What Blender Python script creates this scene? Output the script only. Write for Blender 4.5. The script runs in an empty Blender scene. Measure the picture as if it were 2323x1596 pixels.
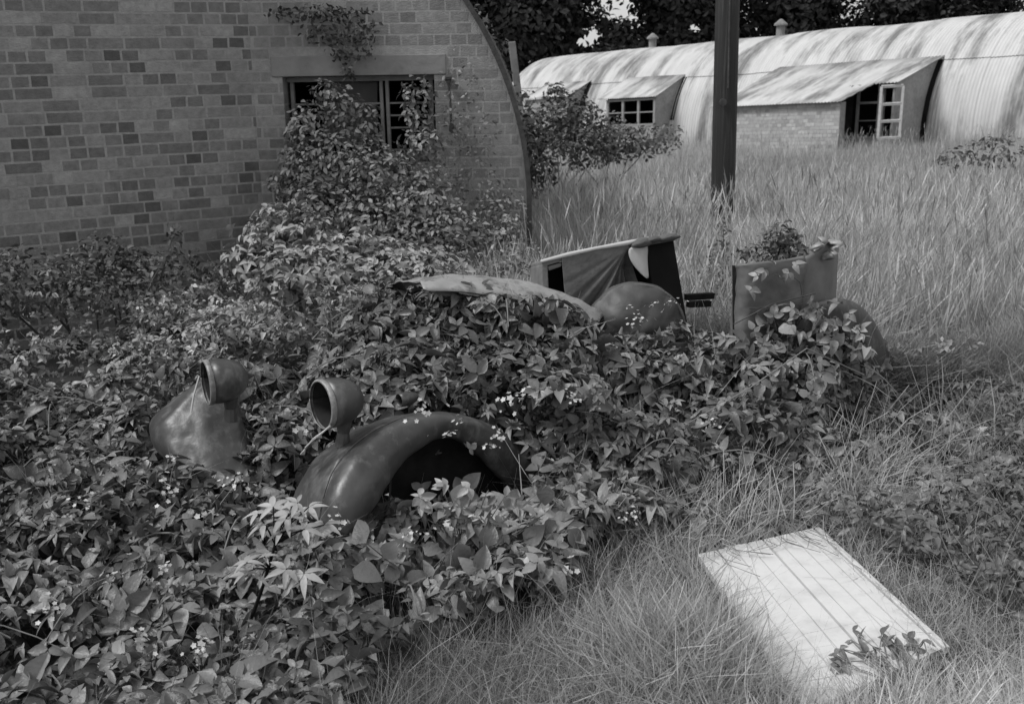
import bpy, math, random
import numpy as np
from mathutils import Vector, Matrix
random.seed(7); rng = np.random.default_rng(11)
scn = bpy.context.scene; col = scn.collection

# ------------------------------------------------------------------ camera, sky, sun, exposure
F = 2410.0; PITCH = math.radians(15.3); ROLL = math.radians(0.9); CZ = 1.75
cam = bpy.data.cameras.new('camera'); camo = bpy.data.objects.new('camera', cam); col.objects.link(camo)
cam.sensor_width = 36; cam.lens = 36*F/2323; cam.clip_start = .05; cam.clip_end = 600
camo.matrix_world = Matrix.Translation((0, 0, CZ)) @ Matrix.Rotation(math.pi/2-PITCH, 4, 'X') @ Matrix.Rotation(-ROLL, 4, 'Z')
cam.dof.use_dof = True; cam.dof.focus_distance = 4.0; cam.dof.aperture_fstop = 6.3
scn.camera = camo
scn.render.resolution_x = 1024; scn.render.resolution_y = 703
SUN_EL, SUN_AZ = math.radians(52), math.radians(255)      # azimuth clockwise from +y: light from the left, a little behind the camera
w = bpy.data.worlds.new('World'); scn.world = w; w.use_nodes = True
nt = w.node_tree; nt.nodes.clear()
sky = nt.nodes.new('ShaderNodeTexSky'); sky.sky_type = 'NISHITA'; sky.sun_disc = False
sky.sun_elevation = SUN_EL; sky.sun_rotation = SUN_AZ; sky.dust_density = 3
bw = nt.nodes.new('ShaderNodeRGBToBW'); bg = nt.nodes.new('ShaderNodeBackground'); wo = nt.nodes.new('ShaderNodeOutputWorld')
cn = nt.nodes.new('ShaderNodeTexNoise'); cn.inputs['Scale'].default_value = 2.2; cn.inputs['Detail'].default_value = 5     # overcast: cloud sheet over the clear sky
cr_ = nt.nodes.new('ShaderNodeValToRGB'); cr_.color_ramp.elements[0].position = .3; cr_.color_ramp.elements[1].position = .7; cr_.color_ramp.elements[0].color = (.72, .72, .72, 1); cr_.color_ramp.elements[1].color = (.95, .95, .95, 1)
mxs = nt.nodes.new('ShaderNodeMix'); mxs.data_type = 'RGBA'; mxs.inputs[7].default_value = (4.7, 4.7, 4.7, 1); tcw = nt.nodes.new('ShaderNodeTexCoord')
nt.links.new(tcw.outputs['Generated'], cn.inputs['Vector']); nt.links.new(cn.outputs[0], cr_.inputs[0]); nt.links.new(cr_.outputs[0], mxs.inputs[0])
nt.links.new(sky.outputs[0], bw.inputs[0]); nt.links.new(bw.outputs[0], mxs.inputs[6]); nt.links.new(mxs.outputs[2], bg.inputs[0]); nt.links.new(bg.outputs[0], wo.inputs[0])
bg.inputs[1].default_value = .12
sl = bpy.data.lights.new('sun', 'SUN'); sl.energy = 2.0; sl.angle = math.radians(15); sl.color = (1, 1, 1)
so = bpy.data.objects.new('sun', sl); col.objects.link(so)
sd = Vector((math.sin(SUN_AZ)*math.cos(SUN_EL), math.cos(SUN_AZ)*math.cos(SUN_EL), math.sin(SUN_EL)))
so.rotation_euler = sd.to_track_quat('Z', 'Y').to_euler()
scn.view_settings.view_transform = 'Standard'; scn.view_settings.look = 'None'
scn.view_settings.exposure = 0.42; scn.view_settings.gamma = 1

# ------------------------------------------------------------------ helpers
f_ = np.array([0, math.cos(PITCH), -math.sin(PITCH)]); u0 = np.array([0, math.sin(PITCH), math.cos(PITCH)]); r0 = np.array([1., 0, 0])
r_ = r0*math.cos(ROLL)-u0*math.sin(ROLL); u_ = u0*math.cos(ROLL)+r0*math.sin(ROLL); C0 = np.array([0, 0, CZ])
def ray(X, Y): return f_+r_*(X-1161.5)/F+u_*(798-Y)/F
def PY(X, Y, y): d = ray(X, Y); return C0+d*(y/d[1])           # the point of the place at a given distance ahead
def PZ(X, Y, z): d = ray(X, Y); return C0+d*((z-CZ)/d[2])
def PP(X, Y, p0, n): d = ray(X, Y); return C0+d*(np.dot(np.asarray(p0)-C0, n)/np.dot(d, n))
def proj(P):
    q = np.asarray(P)-C0; ww = q@f_
    return 1161.5+F*(q@r_)/ww, 798-F*(q@u_)/ww
def nrm(v): v = np.asarray(v, float); return v/np.linalg.norm(v)
def tag(o, label=None, cat=None, group=None, kind=None):
    if label: o['label'] = label
    if cat: o['category'] = cat
    if group: o['group'] = group
    if kind: o['kind'] = kind
    return o
def empty(name, loc, label, cat, group=None):
    o = bpy.data.objects.new(name, None); o.location = [float(c) for c in loc]; o.empty_display_size = .2; col.objects.link(o)
    return tag(o, label, cat, group)
def link(name, me, m, parent=None, smooth=False):
    o = bpy.data.objects.new(name, me); col.objects.link(o)
    if m: me.materials.append(m)
    if parent is not None:
        o.parent = parent; o.matrix_parent_inverse = Matrix.Translation(parent.location).inverted()
    me.polygons.foreach_set('use_smooth', [bool(smooth)]*len(me.polygons))
    return o
def arr(name, V, Fq, m, parent=None, tone=None, smooth=False):
    me = bpy.data.meshes.new(name); V = np.asarray(V, np.float32); Fq = np.asarray(Fq, np.int32); k = Fq.shape[1]
    me.vertices.add(len(V)); me.vertices.foreach_set('co', V.ravel())
    me.loops.add(Fq.size); me.loops.foreach_set('vertex_index', Fq.ravel())
    me.polygons.add(len(Fq)); me.polygons.foreach_set('loop_start', np.arange(0, Fq.size, k, dtype=np.int32))
    me.polygons.foreach_set('loop_total', np.full(len(Fq), k, np.int32))
    if tone is not None:
        a = me.attributes.new('tone', 'FLOAT', 'POINT'); a.data.foreach_set('value', np.asarray(tone, np.float32))
    me.update(calc_edges=True)
    return link(name, me, m, parent, smooth)
class MB:
    def __init__(s): s.v = []; s.f = []
    def add(s, vs, fs): b = len(s.v); s.v += [tuple(float(c) for c in p) for p in vs]; s.f += [tuple(b+i for i in q) for q in fs]
    def prism(s, pts, n, t):                                    # flat outline pushed t along n
        n = np.asarray(n, float); k = len(pts); a = [np.asarray(p, float) for p in pts]; b = [p+n*t for p in a]
        s.add(a+b, [tuple(range(k))[::-1], tuple(range(k, 2*k))]+[(i, (i+1) % k, k+(i+1) % k, k+i) for i in range(k)])
    def bar(s, p, q, w, h, up=(0, 0, 1)):
        p = np.asarray(p, float); q = np.asarray(q, float); d = nrm(q-p); a = np.cross(d, up); a = nrm(a)*w/2; b = nrm(np.cross(a, d))*h/2
        s.add([p-a-b, p+a-b, p+a+b, p-a+b, q-a-b, q+a-b, q+a+b, q-a+b], [(3, 2, 1, 0), (4, 5, 6, 7), (0, 1, 5, 4), (1, 2, 6, 5), (2, 3, 7, 6), (3, 0, 4, 7)])
    def tube(s, pts, rad, seg=6):
        pts = [np.asarray(p, float) for p in pts]; k = len(pts); rr = rad if hasattr(rad, '__len__') else [rad]*k; vs = []
        for i in range(k):
            d = nrm(pts[min(i+1, k-1)]-pts[max(i-1, 0)]); a = np.cross(d, (.13, .31, .94)); a = nrm(a); b = np.cross(d, a)
            vs += [pts[i]+rr[i]*(math.cos(t)*a+math.sin(t)*b) for t in np.arange(seg)*2*math.pi/seg]
        s.add(vs, [(i*seg+j, i*seg+(j+1) % seg, (i+1)*seg+(j+1) % seg, (i+1)*seg+j) for i in range(k-1) for j in range(seg)]+[tuple(range(seg))[::-1], tuple(range((k-1)*seg, k*seg))])
    def grid(s, G):                                             # G: n x m x 3
        n, m = len(G), len(G[0]); s.add([p for row in G for p in row], [(i*m+j, i*m+j+1, (i+1)*m+j+1, (i+1)*m+j) for i in range(n-1) for j in range(m-1)])
    def build(s, name, m, parent=None, smooth=False, bevel=0, solid=0, sub=0, dent=0):
        me = bpy.data.meshes.new(name); me.from_pydata(s.v, [], s.f); me.update()
        o = link(name, me, m, parent, smooth)
        if sub: b = o.modifiers.new('s', 'SUBSURF'); b.levels = b.render_levels = sub
        if dent:
            tx = bpy.data.textures.get('dents') or bpy.data.textures.new('dents', 'CLOUDS'); tx.noise_scale = .09; tx.noise_depth = 2
            b = o.modifiers.new('d', 'DISPLACE'); b.texture = tx; b.strength = dent; b.mid_level = .5
        if solid: b = o.modifiers.new('t', 'SOLIDIFY'); b.thickness = solid; b.offset = 0
        if bevel: b = o.modifiers.new('b', 'BEVEL'); b.width = bevel; b.segments = 2; b.limit_method = 'ANGLE'
        return o

# ------------------------------------------------------------------ materials (all neutral: a black-and-white place)
def g4(v): return (v, v, v, 1)
def mat(name, lo, hi, rough=.8, scale=8, bump=0, tone=False, metal=0, stretch=(1, 1, 1), trans=0, uv=False, dirt=None, spec=.5, bscale=None, detail=6):
    m = bpy.data.materials.new(name); m.use_nodes = True; n = m.node_tree; N = n.nodes; L = n.links
    b = N['Principled BSDF']; b.inputs['Roughness'].default_value = rough; b.inputs['Metallic'].default_value = metal
    b.inputs['Specular IOR Level'].default_value = spec
    tc = N.new('ShaderNodeTexCoord'); mp = N.new('ShaderNodeMapping'); mp.inputs['Scale'].default_value = stretch
    L.new(tc.outputs['UV' if uv else 'Object'], mp.inputs[0])
    no = N.new('ShaderNodeTexNoise'); no.inputs['Scale'].default_value = scale; no.inputs['Detail'].default_value = detail; no.inputs['Roughness'].default_value = .6
    L.new(mp.outputs[0], no.inputs['Vector'])
    r = N.new('ShaderNodeValToRGB'); r.color_ramp.elements[0].position = .3; r.color_ramp.elements[1].position = .7
    r.color_ramp.elements[0].color = g4(lo); r.color_ramp.elements[1].color = g4(hi); L.new(no.outputs[0], r.inputs[0]); out = r.outputs[0]
    if dirt:                                                    # (scale, stretch, albedo, low edge, high edge, amount): grown-on stains
        m2 = N.new('ShaderNodeMapping'); m2.inputs['Scale'].default_value = dirt[1]; L.new(tc.outputs['UV' if uv else 'Object'], m2.inputs[0])
        n2 = N.new('ShaderNodeTexNoise'); n2.inputs['Scale'].default_value = dirt[0]; n2.inputs['Detail'].default_value = 7; n2.inputs['Roughness'].default_value = .65; L.new(m2.outputs[0], n2.inputs['Vector'])
        r2 = N.new('ShaderNodeValToRGB'); r2.color_ramp.elements[0].position = dirt[3]; r2.color_ramp.elements[1].position = dirt[4]
        r2.color_ramp.elements[0].color = g4(0); r2.color_ramp.elements[1].color = g4(dirt[5]); L.new(n2.outputs[0], r2.inputs[0])
        mx = N.new('ShaderNodeMix'); mx.data_type = 'RGBA'; L.new(r2.outputs[0], mx.inputs[0]); L.new(out, mx.inputs[6]); mx.inputs[7].default_value = g4(dirt[2]); out = mx.outputs[2]
    if tone:
        at = N.new('ShaderNodeAttribute'); at.attribute_name = 'tone'
        mu = N.new('ShaderNodeMix'); mu.data_type = 'RGBA'; mu.blend_type = 'MULTIPLY'; mu.inputs[0].default_value = 1
        L.new(out, mu.inputs[6]); L.new(at.outputs['Fac'], mu.inputs[7]); out = mu.outputs[2]
    L.new(out, b.inputs['Base Color'])
    if bump:
        nb = N.new('ShaderNodeTexNoise'); nb.inputs['Scale'].default_value = bscale or scale*4; nb.inputs['Detail'].default_value = 5; L.new(mp.outputs[0], nb.inputs['Vector'])
        bu = N.new('ShaderNodeBump'); bu.inputs['Strength'].default_value = bump; bu.inputs['Distance'].default_value = .01; L.new(nb.outputs[0], bu.inputs['Height']); L.new(bu.outputs[0], b.inputs['Normal'])
    if trans:
        t = N.new('ShaderNodeBsdfTranslucent'); L.new(out, t.inputs[0]); ms = N.new('ShaderNodeMixShader'); ms.inputs[0].default_value = trans
        L.new(b.outputs[0], ms.inputs[1]); L.new(t.outputs[0], ms.inputs[2]); L.new(ms.outputs[0], N['Material Output'].inputs[0])
    return m
M = dict(
    brick=mat('brick', .22, .34, .9, 25, .5, tone=True, dirt=(2.2, (1, 1, 1), .09, .5, .75, .5)),
    mortar=mat('mortar', .27, .37, .95, 30, .6, dirt=(2.0, (1, 1, 1), .1, .5, .75, .5)),
    concrete=mat('concrete', .19, .27, .9, 6, .4, dirt=(3, (1, 1, 1), .08, .5, .7, .8)),
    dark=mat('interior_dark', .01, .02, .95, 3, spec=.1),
    frame=mat('weathered_frame', .2, .3, .8, 12, .3),
    steel=mat('rusty_pipe', .03, .07, .7, 20, .3),
    sheet=mat('corrugated_sheet', .44, .56, .7, 2.5, .1, uv=True, stretch=(2, .5, 1), dirt=(1.0, (1.5, .34, 1), .10, .47, .61, .85)),
    lbrick=mat('pale_brick', .26, .36, .9, 14, .5, dirt=(2, (1, 1, 1), .14, .5, .7, .6)),
    pole=mat('tarred_pole', .012, .03, .75, 5, 1.0, stretch=(6, 6, .3), bscale=10, dirt=(5, (6, 6, .25), .09, .5, .68, .7)),
    bark=mat('bark', .04, .08, .9, 8, .5),
    leaf=mat('bramble_leaf', .095, .165, .42, 5, .3, tone=True, trans=.12, bscale=90),
    bush=mat('bush_leaf', .08, .14, .5, 4, 0, tone=True, trans=.12),
    tree=mat('tree_leaf', .02, .04, .7, 1, 0, tone=True, trans=.15),
    pale=mat('pale_leaf', .38, .52, .5, 9, .2, tone=True, trans=.25, bscale=80),
    stem=mat('cane', .12, .2, .7, 20),
    flower=mat('petal', .45, .62, .6, 20, tone=True, trans=.2),
    grass=mat('grass_blade', .25, .37, .55, 1.2, 0, tone=True, trans=.3),
    soil=mat('soil', .035, .07, 1, 5, .8),
    paint=mat('car_paint', .04, .085, .42, 6, .22, metal=.3, dirt=(14, (1, 1, .6), .17, .5, .66, .7), bscale=26),
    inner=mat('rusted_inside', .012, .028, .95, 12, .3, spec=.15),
    palemetal=mat('weathered_bare_metal', .24, .38, .5, 9, .2, metal=.2, dirt=(9, (1, 1, 1), .07, .5, .62, .8)),
    chrome=mat('tarnished_rim', .12, .34, .5, 22, .3, metal=.3),
    cloth=mat('rotting_cloth', .075, .12, .9, 14, .4, dirt=(5, (1, 1, 3), .05, .5, .7, .5)),
    lining=mat('pale_lining', .4, .5, .8, 12),
    board=mat('white_painted_board', .54, .64, .6, 5, .15, dirt=(5, (1, 1, 1), .28, .52, .75, .6)),
)

# ------------------------------------------------------------------ ground
def sstep(a, b, x): t = np.clip((np.asarray(x, float)-a)/(b-a), 0, 1); return t*t*(3-2*t)
def gz(x, y):
    x = np.asarray(x, float); y = np.asarray(y, float); t = sstep(6, 20, y)
    xx = np.clip(x, -25, 40); yy = np.clip(y, 0, 60)
    return t*(.0435*xx)-.0327*np.maximum(0, yy-6)+.03*np.sin(x*1.3+1)*np.cos(y*1.1)*sstep(4.5, 8, y)
ys = np.concatenate([np.arange(-20, 0, 2.), np.arange(0, 12, .25), np.arange(12, 60, 1.), np.array([60, 90, 150, 300, 500.])])
xs = np.concatenate([[-500, -300, -150, -80, -50], np.arange(-30, -8, 2.), np.arange(-8, 8, .25), np.arange(8, 42, 2.), [50, 80, 150, 300, 500]])
XX, YY = np.meshgrid(xs, ys); V = np.stack([XX, YY, gz(XX, YY)], -1).reshape(-1, 3); nx = len(xs)
ii = (np.arange(len(ys)-1)[:, None]*nx+np.arange(nx-1)[None]).ravel()
tag(arr('ground', V, np.stack([ii, ii+1, ii+nx+1, ii+nx], -1), M['soil'], smooth=True), kind='structure')

# ------------------------------------------------------------------ brickwork
def bricks(O, D, N, L, z0, z1, clip):
    """rows of stretchers and headers laid proud of the mortar; clip(a, b, z0, z1) -> list of kept (a, b)"""
    V = []; Fq = []; T = []; z = z0; row = 0
    while z < z1-.03:
        s = -random.random()*.22; run = 0
        while s < L:
            if run <= 0: kind = random.random() < .42; run = random.randint(1, 3)
            wl = .212 if kind else .0995; run -= 1
            BH = .0635
            for (a, b) in clip(max(s, 0), min(s+wl, L), z, z+BH):
                if b-a < .02: continue
                j = lambda q: random.uniform(-q, q); c = .0015; base = len(V); pr = .0008+random.random()*.0006
                for (uu, zz, o) in [(a, z, 0), (b, z, 0), (b, z+BH, 0), (a, z+BH, 0), (a+c, z+c, pr), (b-c, z+c, pr), (b-c, z+BH-c, pr), (a+c, z+BH-c, pr)]:
                    V.append(O+D*(uu+j(.0025))+N*(o-.002*(o == 0)+(j(.0003) if o else 0))+np.array([0, 0, zz+j(.0025)]))
                Fq += [[base+4, base+5, base+6, base+7]]+[[base+i, base+(i+1) % 4, base+4+(i+1) % 4, base+4+i] for i in range(4)]
                t = random.choice([.52, .6, .66, .72, .78, .84, .9, 1.0, 1.15])+random.uniform(-.06, .06)
                if not kind: t -= .2*(random.random() < .55)
                T += [t]*8
            s += wl+.012
        z += .075; row += 1
    return V, Fq, T
WY = 7.5
corner = np.array([-1.74, WY, 0.]); DA = nrm([-.86, -.5, 0]); NA = nrm([.5, -.86, 0])
# annex wall, running from the inner corner towards the left and nearer
t = empty('brick_annex', corner, 'brick side wall at the left with irregular dark and pale bricks, forward of the gable', 'wall')
b = MB(); b.prism([corner, corner+DA*4.2, corner+DA*4.2+[0, 0, 3.3], corner+[0, 0, 3.3]], -NA, .22); b.build('mortar_wall', M['mortar'], t)
V, Fq, T = bricks(corner, DA, NA, 4.2, -.01, 3.3, lambda a, b_, z, z2: [(a, b_)]); arr('brickwork', V, Fq, M['brick'], t, T)
b = MB(); b.prism([corner+[0, 0, 3.3]-DA*.1+NA*.12, corner+DA*4.4+[0, 0, 3.3]+NA*.12, corner+DA*4.4+[0, 0, 3.3]-NA*.3, corner-DA*.1+[0, 0, 3.3]-NA*.3], [0, 0, 1], .08); b.build('roof_slab', M['concrete'], t, bevel=.01)

# hut gable, its centre at x = -2.28, springing at z = .8, radius 2.4
HX, HZ, HR = -2.28, .8, 2.4
def arch_x(z): return HX+(HR if z < HZ else math.sqrt(max(0, HR*HR-(z-HZ)**2)))
op = [PY(640, 172, WY), PY(985, 172, WY)]; ox0, ox1, oz1 = op[0][0], op[1][0], float((op[0][2]+op[1][2])/2)
ox0 = float(ox0); ox1 = float(ox1); osill = float(PY(800, 352, WY)[2])
linz = oz1+.135; lx0 = float(PY(612, 150, WY)[0])+.01; lx1 = float(PY(1012, 150, WY)[0])
hut = empty('brick_gable_hut', (HX, WY, 0), 'arched hut with a brick gable end, concrete lintel and overgrown window', 'hut')
prof = [(arch_x(z), z) for z in np.linspace(0, HZ+HR*.98, 40)]
def wallpoly(pts, m, nm, th=.22, y=WY): b = MB(); b.prism([np.array([x, y, z]) for x, z in pts], [0, 1, 0], th); return b.build(nm, m, hut)
up = [(x, z) for x, z in prof if z > linz+.001]
bx = corner[0]-1.3
b = MB()
b.prism([np.array([x, WY, z]) for x, z in [(bx, linz), (arch_x(linz), linz)]+up+[(bx, up[-1][1])]], [0, 1, 0], .22)
b.prism([np.array([x, WY, z]) for x, z in [(ox1, 0)]+[q for q in prof if q[1] < linz]+[(arch_x(linz), linz), (ox1, linz)]], [0, 1, 0], .22)
b.prism([np.array([x, WY, z]) for x, z in [(bx, 0), (ox0, 0), (ox0, linz), (bx, linz)]], [0, 1, 0], .22)
b.prism([np.array([x, WY+.12, z]) for x, z in [(ox0, 0), (ox1, 0), (ox1, osill), (ox0, osill)]], [0, 1, 0], .1)
b.build('gable_wall', M['mortar'], hut)
def gclip(a, b_, z, z2):
    x0, x1 = corner[0]+a, corner[0]+b_; lim = min(arch_x(z), arch_x(z2))-.01; x1 = min(x1, lim)
    if x1 <= x0: return []
    segs = [(x0, x1)]
    def cut(sg, lo, hi):
        o = []
        for p, q in sg:
            if q <= lo or p >= hi: o.append((p, q)); continue
            if p < lo: o.append((p, lo))
            if q > hi: o.append((hi, q))
        return o
    if z < oz1: segs = cut(segs, ox0, ox1)
    if z2 > oz1-.01 and z < linz: segs = cut(segs, lx0-.01, lx1+.01)
    return [(p-corner[0], q-corner[0]) for p, q in segs]
V, Fq, T = bricks(corner, np.array([1., 0, 0]), np.array([0, -1., 0]), 2.2, -.01, 3.1, gclip); arr('brickwork', V, Fq, M['brick'], hut, np.array(T)*.5+.42)
# left reveal of the opening in bricks
V, Fq, T = bricks(np.array([ox0, WY+.21, 0]), np.array([0, -1., 0]), np.array([1., 0, 0]), .205, -.01, oz1-.08, lambda a, b_, z, z2: [(a, b_)]); arr('reveal_brickwork', V, Fq, M['brick'], hut, T)
b = MB(); b.prism([np.array([x, WY-.012, z]) for x, z in [(lx0, oz1), (lx1, oz1), (lx1, linz), (lx0, linz)]], [0, 1, 0], .2); b.build('lintel', M['concrete'], hut, bevel=.006)
# arched verge strip
b = MB(); ring = []
for a in np.linspace(-.6, 1.9, 60):
    zc = HZ+HR*math.sin(max(a, 0)) if a > 0 else HZ+a*1.3; rr = HR*math.cos(a) if a > 0 else HR
    ring.append((HX+rr, zc, max(a, 0)))
G = [[(x+q[0]*math.cos(a), WY+q[1], z+q[0]*math.sin(a)) for q in [(0, -.03), (.035, -.03), (.035, 6.5), (0, 6.5), (0, -.03)]] for x, z, a in ring]
b.grid(G); b.build('curved_roof_sheet', M['steel'], hut, smooth=False)
# window: steel frame set in the opening, dark room behind
fy = WY+.14; wn = MB()
xm0, xm1 = float(PY(864, 250, fy)[0]), float(PY(880, 250, fy)[0]); zt, zb = oz1-.004, osill
for x0, x1 in [(ox0+.02, ox0+.045), (xm0-.004, xm0+.02), (xm1-.012, xm1+.012), (ox1-.05, ox1-.02)]:
    wn.prism([np.array([x, fy, z]) for x, z in [(x0, zb), (x1, zb), (x1, zt), (x0, zt)]], [0, 1, 0], .05)
wn.prism([np.array([x, fy-.004, z]) for x, z in [(ox0, zt-.035), (ox1, zt-.035), (ox1, zt), (ox0, zt)]], [0, 1, 0], .055)
wn.prism([np.array([x, fy-.03, z]) for x, z in [(ox0, zb-.03), (ox1, zb-.03), (ox1, zb), (ox0, zb)]], [0, 1, 0], .1)
wf = wn.build('window', M['frame'], hut, bevel=.003)
gb = MB()
for Yp in (236, 264, 292, 342):
    z = float(PY(900, Yp, fy)[2])
    gb.prism([np.array([x, fy+.012, zz]) for x, zz in [(xm1+.012, z), (ox1-.05, z), (ox1-.05, z+.012), (xm1+.012, z+.012)]], [0, 1, 0], .02)
    if Yp < 280: gb.prism([np.array([x, fy+.012, zz]) for x, zz in [(ox0+.045, z), (xm0, z), (xm0, z+.012), (ox0+.045, z+.012)]], [0, 1, 0], .02)
gb.build('glazing_bars', M['frame'], wf)
b = MB(); q = [PY(735, 185, fy+.1), PY(856, 185, fy+.1), PY(856, 330, fy+.1), PY(735, 330, fy+.1)]; b.prism(q, [0, 1, 0], .02); b.build('inner_board', mat('board_grey', .09, .13, .9, 6), hut)
b = MB(); x0, x1 = ox0-.5, ox1+.3; z1 = oz1+.2; y0, y1 = WY+.24, WY+2.2
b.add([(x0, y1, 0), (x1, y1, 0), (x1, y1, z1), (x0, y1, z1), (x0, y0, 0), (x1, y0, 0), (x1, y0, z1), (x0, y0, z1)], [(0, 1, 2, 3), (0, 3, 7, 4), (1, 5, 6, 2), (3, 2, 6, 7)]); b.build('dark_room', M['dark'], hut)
# pipe on the gable
b = MB(); pa = PY(1017, 180, WY-.04); pb = PY(1024, 290, WY-.04); b.tube([pa, pa*.5+pb*.5+[.004, 0, 0], pb], .008, 8)
for q in (pa, pb): b.bar(q+[0, .045, 0], q+[0, -.01, 0], .03, .05)
b.tube([pa+[-.02, 0, .01], pa+[.02, 0, .01]], .022, 8); tag(b.build('wall_pipe', M['steel']), 'thin dark pipe fixed to the brick gable right of the window', 'pipe')

# ------------------------------------------------------------------ the long corrugated hut
E0 = np.array([1.454, 33.93, -.583]); AZ = .737; SLP = .053; TH = .714; R = 2.4
ax = np.array([math.sin(AZ), -math.cos(AZ), 0]); outv = np.array([-math.cos(AZ), -math.sin(AZ), 0]); LEN = 30.
def H(s, o, z): s = np.asarray(s)[..., None]; return E0+s*(ax+[0, 0, SLP])+np.asarray(o)[..., None]*outv+np.asarray(z)[..., None]*np.array([0, 0, 1.])
def sheet(name, s0, s1, t0, t1, rad, parent, holes=()):
    n = int((s1-s0)/.0127); m_ = 26; S = np.linspace(s0, s1, n); Tt = np.linspace(t0, t1, m_)
    SS, TT = np.meshgrid(S, Tt, indexing='ij'); rr = rad+.009*np.sin(SS*2*math.pi/.076)+.012*np.sin(SS*2.1)+.008*np.sin(SS*.9+TT*4)+.012*(np.floor(SS/1.86+.3) % 2)
    P = H(SS, rr*np.cos(TT), rr*np.sin(TT)).reshape(-1, 3); ii = (np.arange(n-1)[:, None]*m_+np.arange(m_-1)[None]).ravel()
    Q = np.stack([ii, ii+1, ii+m_+1, ii+m_], -1)
    cs = SS.reshape(-1)[Q].mean(1); ct = TT.reshape(-1)[Q].mean(1)
    keep = np.ones(len(Q), bool)
    for a, b_, c_, d_ in holes: keep &= ~((cs > a) & (cs < b_) & (ct > c_) & (ct < d_))
    Q = Q[keep]; o = arr(name, P, Q, M['sheet'], parent, smooth=True)
    uv = o.data.uv_layers.new(name='UVMap'); uvs = np.stack([SS.reshape(-1), (TT*rad).reshape(-1)], -1)[Q.ravel()]; uv.data.foreach_set('uv', uvs.astype(np.float32).ravel()); return o
def on_o(X, Y, o):                                             # pixel ray to the vertical plane at offset o; returns s, z
    p = PP(X, Y, E0+outv*o, outv); s = float(np.dot(p-E0, ax)); return s, float(p[2]-E0[2]-s*SLP)
def on_s(X, Y, s):
    p = PP(X, Y, E0+ax*s, ax); return float(np.dot(p-E0, outv)), float(p[2]-E0[2]-s*SLP)
SO, SZ = R*math.cos(TH), R*math.sin(TH)
def seam_s(X):                                                 # s on the seam line seen at picture x
    S = np.linspace(0, LEN, 3000); px, _ = proj(H(S, np.full(3000, SO), np.full(3000, SZ))); return float(np.interp(X, px, S))
nh = empty('corrugated_hut', H(12., 0., -.3), 'long curved hut clad in pale stained corrugated sheets, with window dormers, beyond the tall grass', 'hut')
sA, sB, sC = seam_s(1554), seam_s(1339), seam_s(2134)
def dormer_geo(sR, eaveR, eaveL):
    o, z = on_s(*eaveR, sR); sl, zl = on_o(eaveL[0], eaveL[1], o); return o, z, sl
oA, zA, sAl = dormer_geo(sA, (1487, 219), (1376, 222)); oB, zB, sBl = dormer_geo(sB, (1289, 219), (1190, 222)); oC, zC, sCd = dormer_geo(sC, (2029, 189), (1985, 191))
print('DORMER', sA, oA, zA, sAl, '|', sB, oB, zB, sBl, '|', sC, oC, zC, SO, SZ)
sBl = max(sBl, sB-3.0)
slopeC = (SZ-zC)/(oC-SO)                                       # big lean-to: same roof plane carried further out and down
def roofC(X, Y):
    best = None
    for o in np.linspace(SO, 4.5, 200):
        s, z = on_o(X, Y, o); e = abs(z-(SZ-slopeC*(o-SO)))
        if best is None or e < best[0]: best = (e, s, o, z)
    return best[1:]
cA_, cB_, cC_ = roofC(1612, 250), roofC(1905, 231), roofC(1982, 194)
print('C', cA_, cB_, cC_, slopeC)
sheet('upper_roof_sheets', -.1, LEN, TH-.04, math.pi*.62, R+.018, nh)
sheet('lower_side_sheets', 0, LEN, -.12, TH+.02, R, nh, holes=[(sAl, sA, .12, TH-.03), (cA_[0]+.1, sC, -.12, TH-.03)])
fe = MB(); fe.add([H(0., R*math.cos(a), R*math.sin(a)) for a in np.linspace(-.1, math.pi, 24)]+[H(0., -R, -.3)], [tuple(range(25))]); fe.build('end_wall', M['mortar'], nh)
bk = MB(); bk.grid([[H(s, R*math.cos(a), R*math.sin(a)) for s in (0., LEN)] for a in np.linspace(math.pi*.62, math.pi+.1, 10)]); bk.build('rear_side_sheets', M['sheet'], nh)
def plane_roof(name, quad, th=.012, n=60):                     # quad in (s, o, z): top-left, top-right, low-right, low-left
    a, b_, c_, d_ = [np.array(q, float) for q in quad]; G = []
    for i in range(n+1):
        u = i/n; p0 = a+(b_-a)*u; p1 = d_+(c_-d_)*u; row = []
        for v in np.linspace(0, 1, 5):
            q = p0+(p1-p0)*v; row.append(H(q[0], q[1], q[2]+.010*math.sin(q[0]*2*math.pi/.076)))
        G.append(row)
    return G
def roofpart(quad, parent, n=None):
    L_ = abs(quad[1][0]-quad[0][0])+abs(quad[2][0]-quad[3][0]); n = int(L_/2/.0127)+2
    b = MB(); G = plane_roof('', quad, n=n); b.grid(G); o = b.build('lean_to_roof', M['sheet'], parent, smooth=True, solid=.012)
    uv = o.data.uv_layers.new(name='UVMap')
    for lp in o.data.loops:
        v = np.array(o.data.vertices[lp.vertex_index].co); q = v-(E0-np.array(parent.location)*0); uv.data[lp.index].uv = (float(np.dot(q, ax)), float(np.dot(q, outv))+3)
    return o
roofpart([(sAl-.25, SO, SZ+.03), (sA+.06, SO, SZ+.03), (sA+.06, oA+.08, zA), (sAl-.25, oA+.08, zA)], nh)
roofpart([(sBl, SO, SZ+.03), (sB+.06, SO, SZ+.03), (sB+.06, oB+.08, zB), (sBl, oB+.08, zB)], nh)
roofpart([(cA_[0]-.05, SO, SZ+.03), (cB_[0], SO, SZ+.03), cB_, (cA_[0]-.05, cB_[1], cB_[2])], nh)
def rz_(o): return SZ+.03-slopeC*(o-SO)
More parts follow.
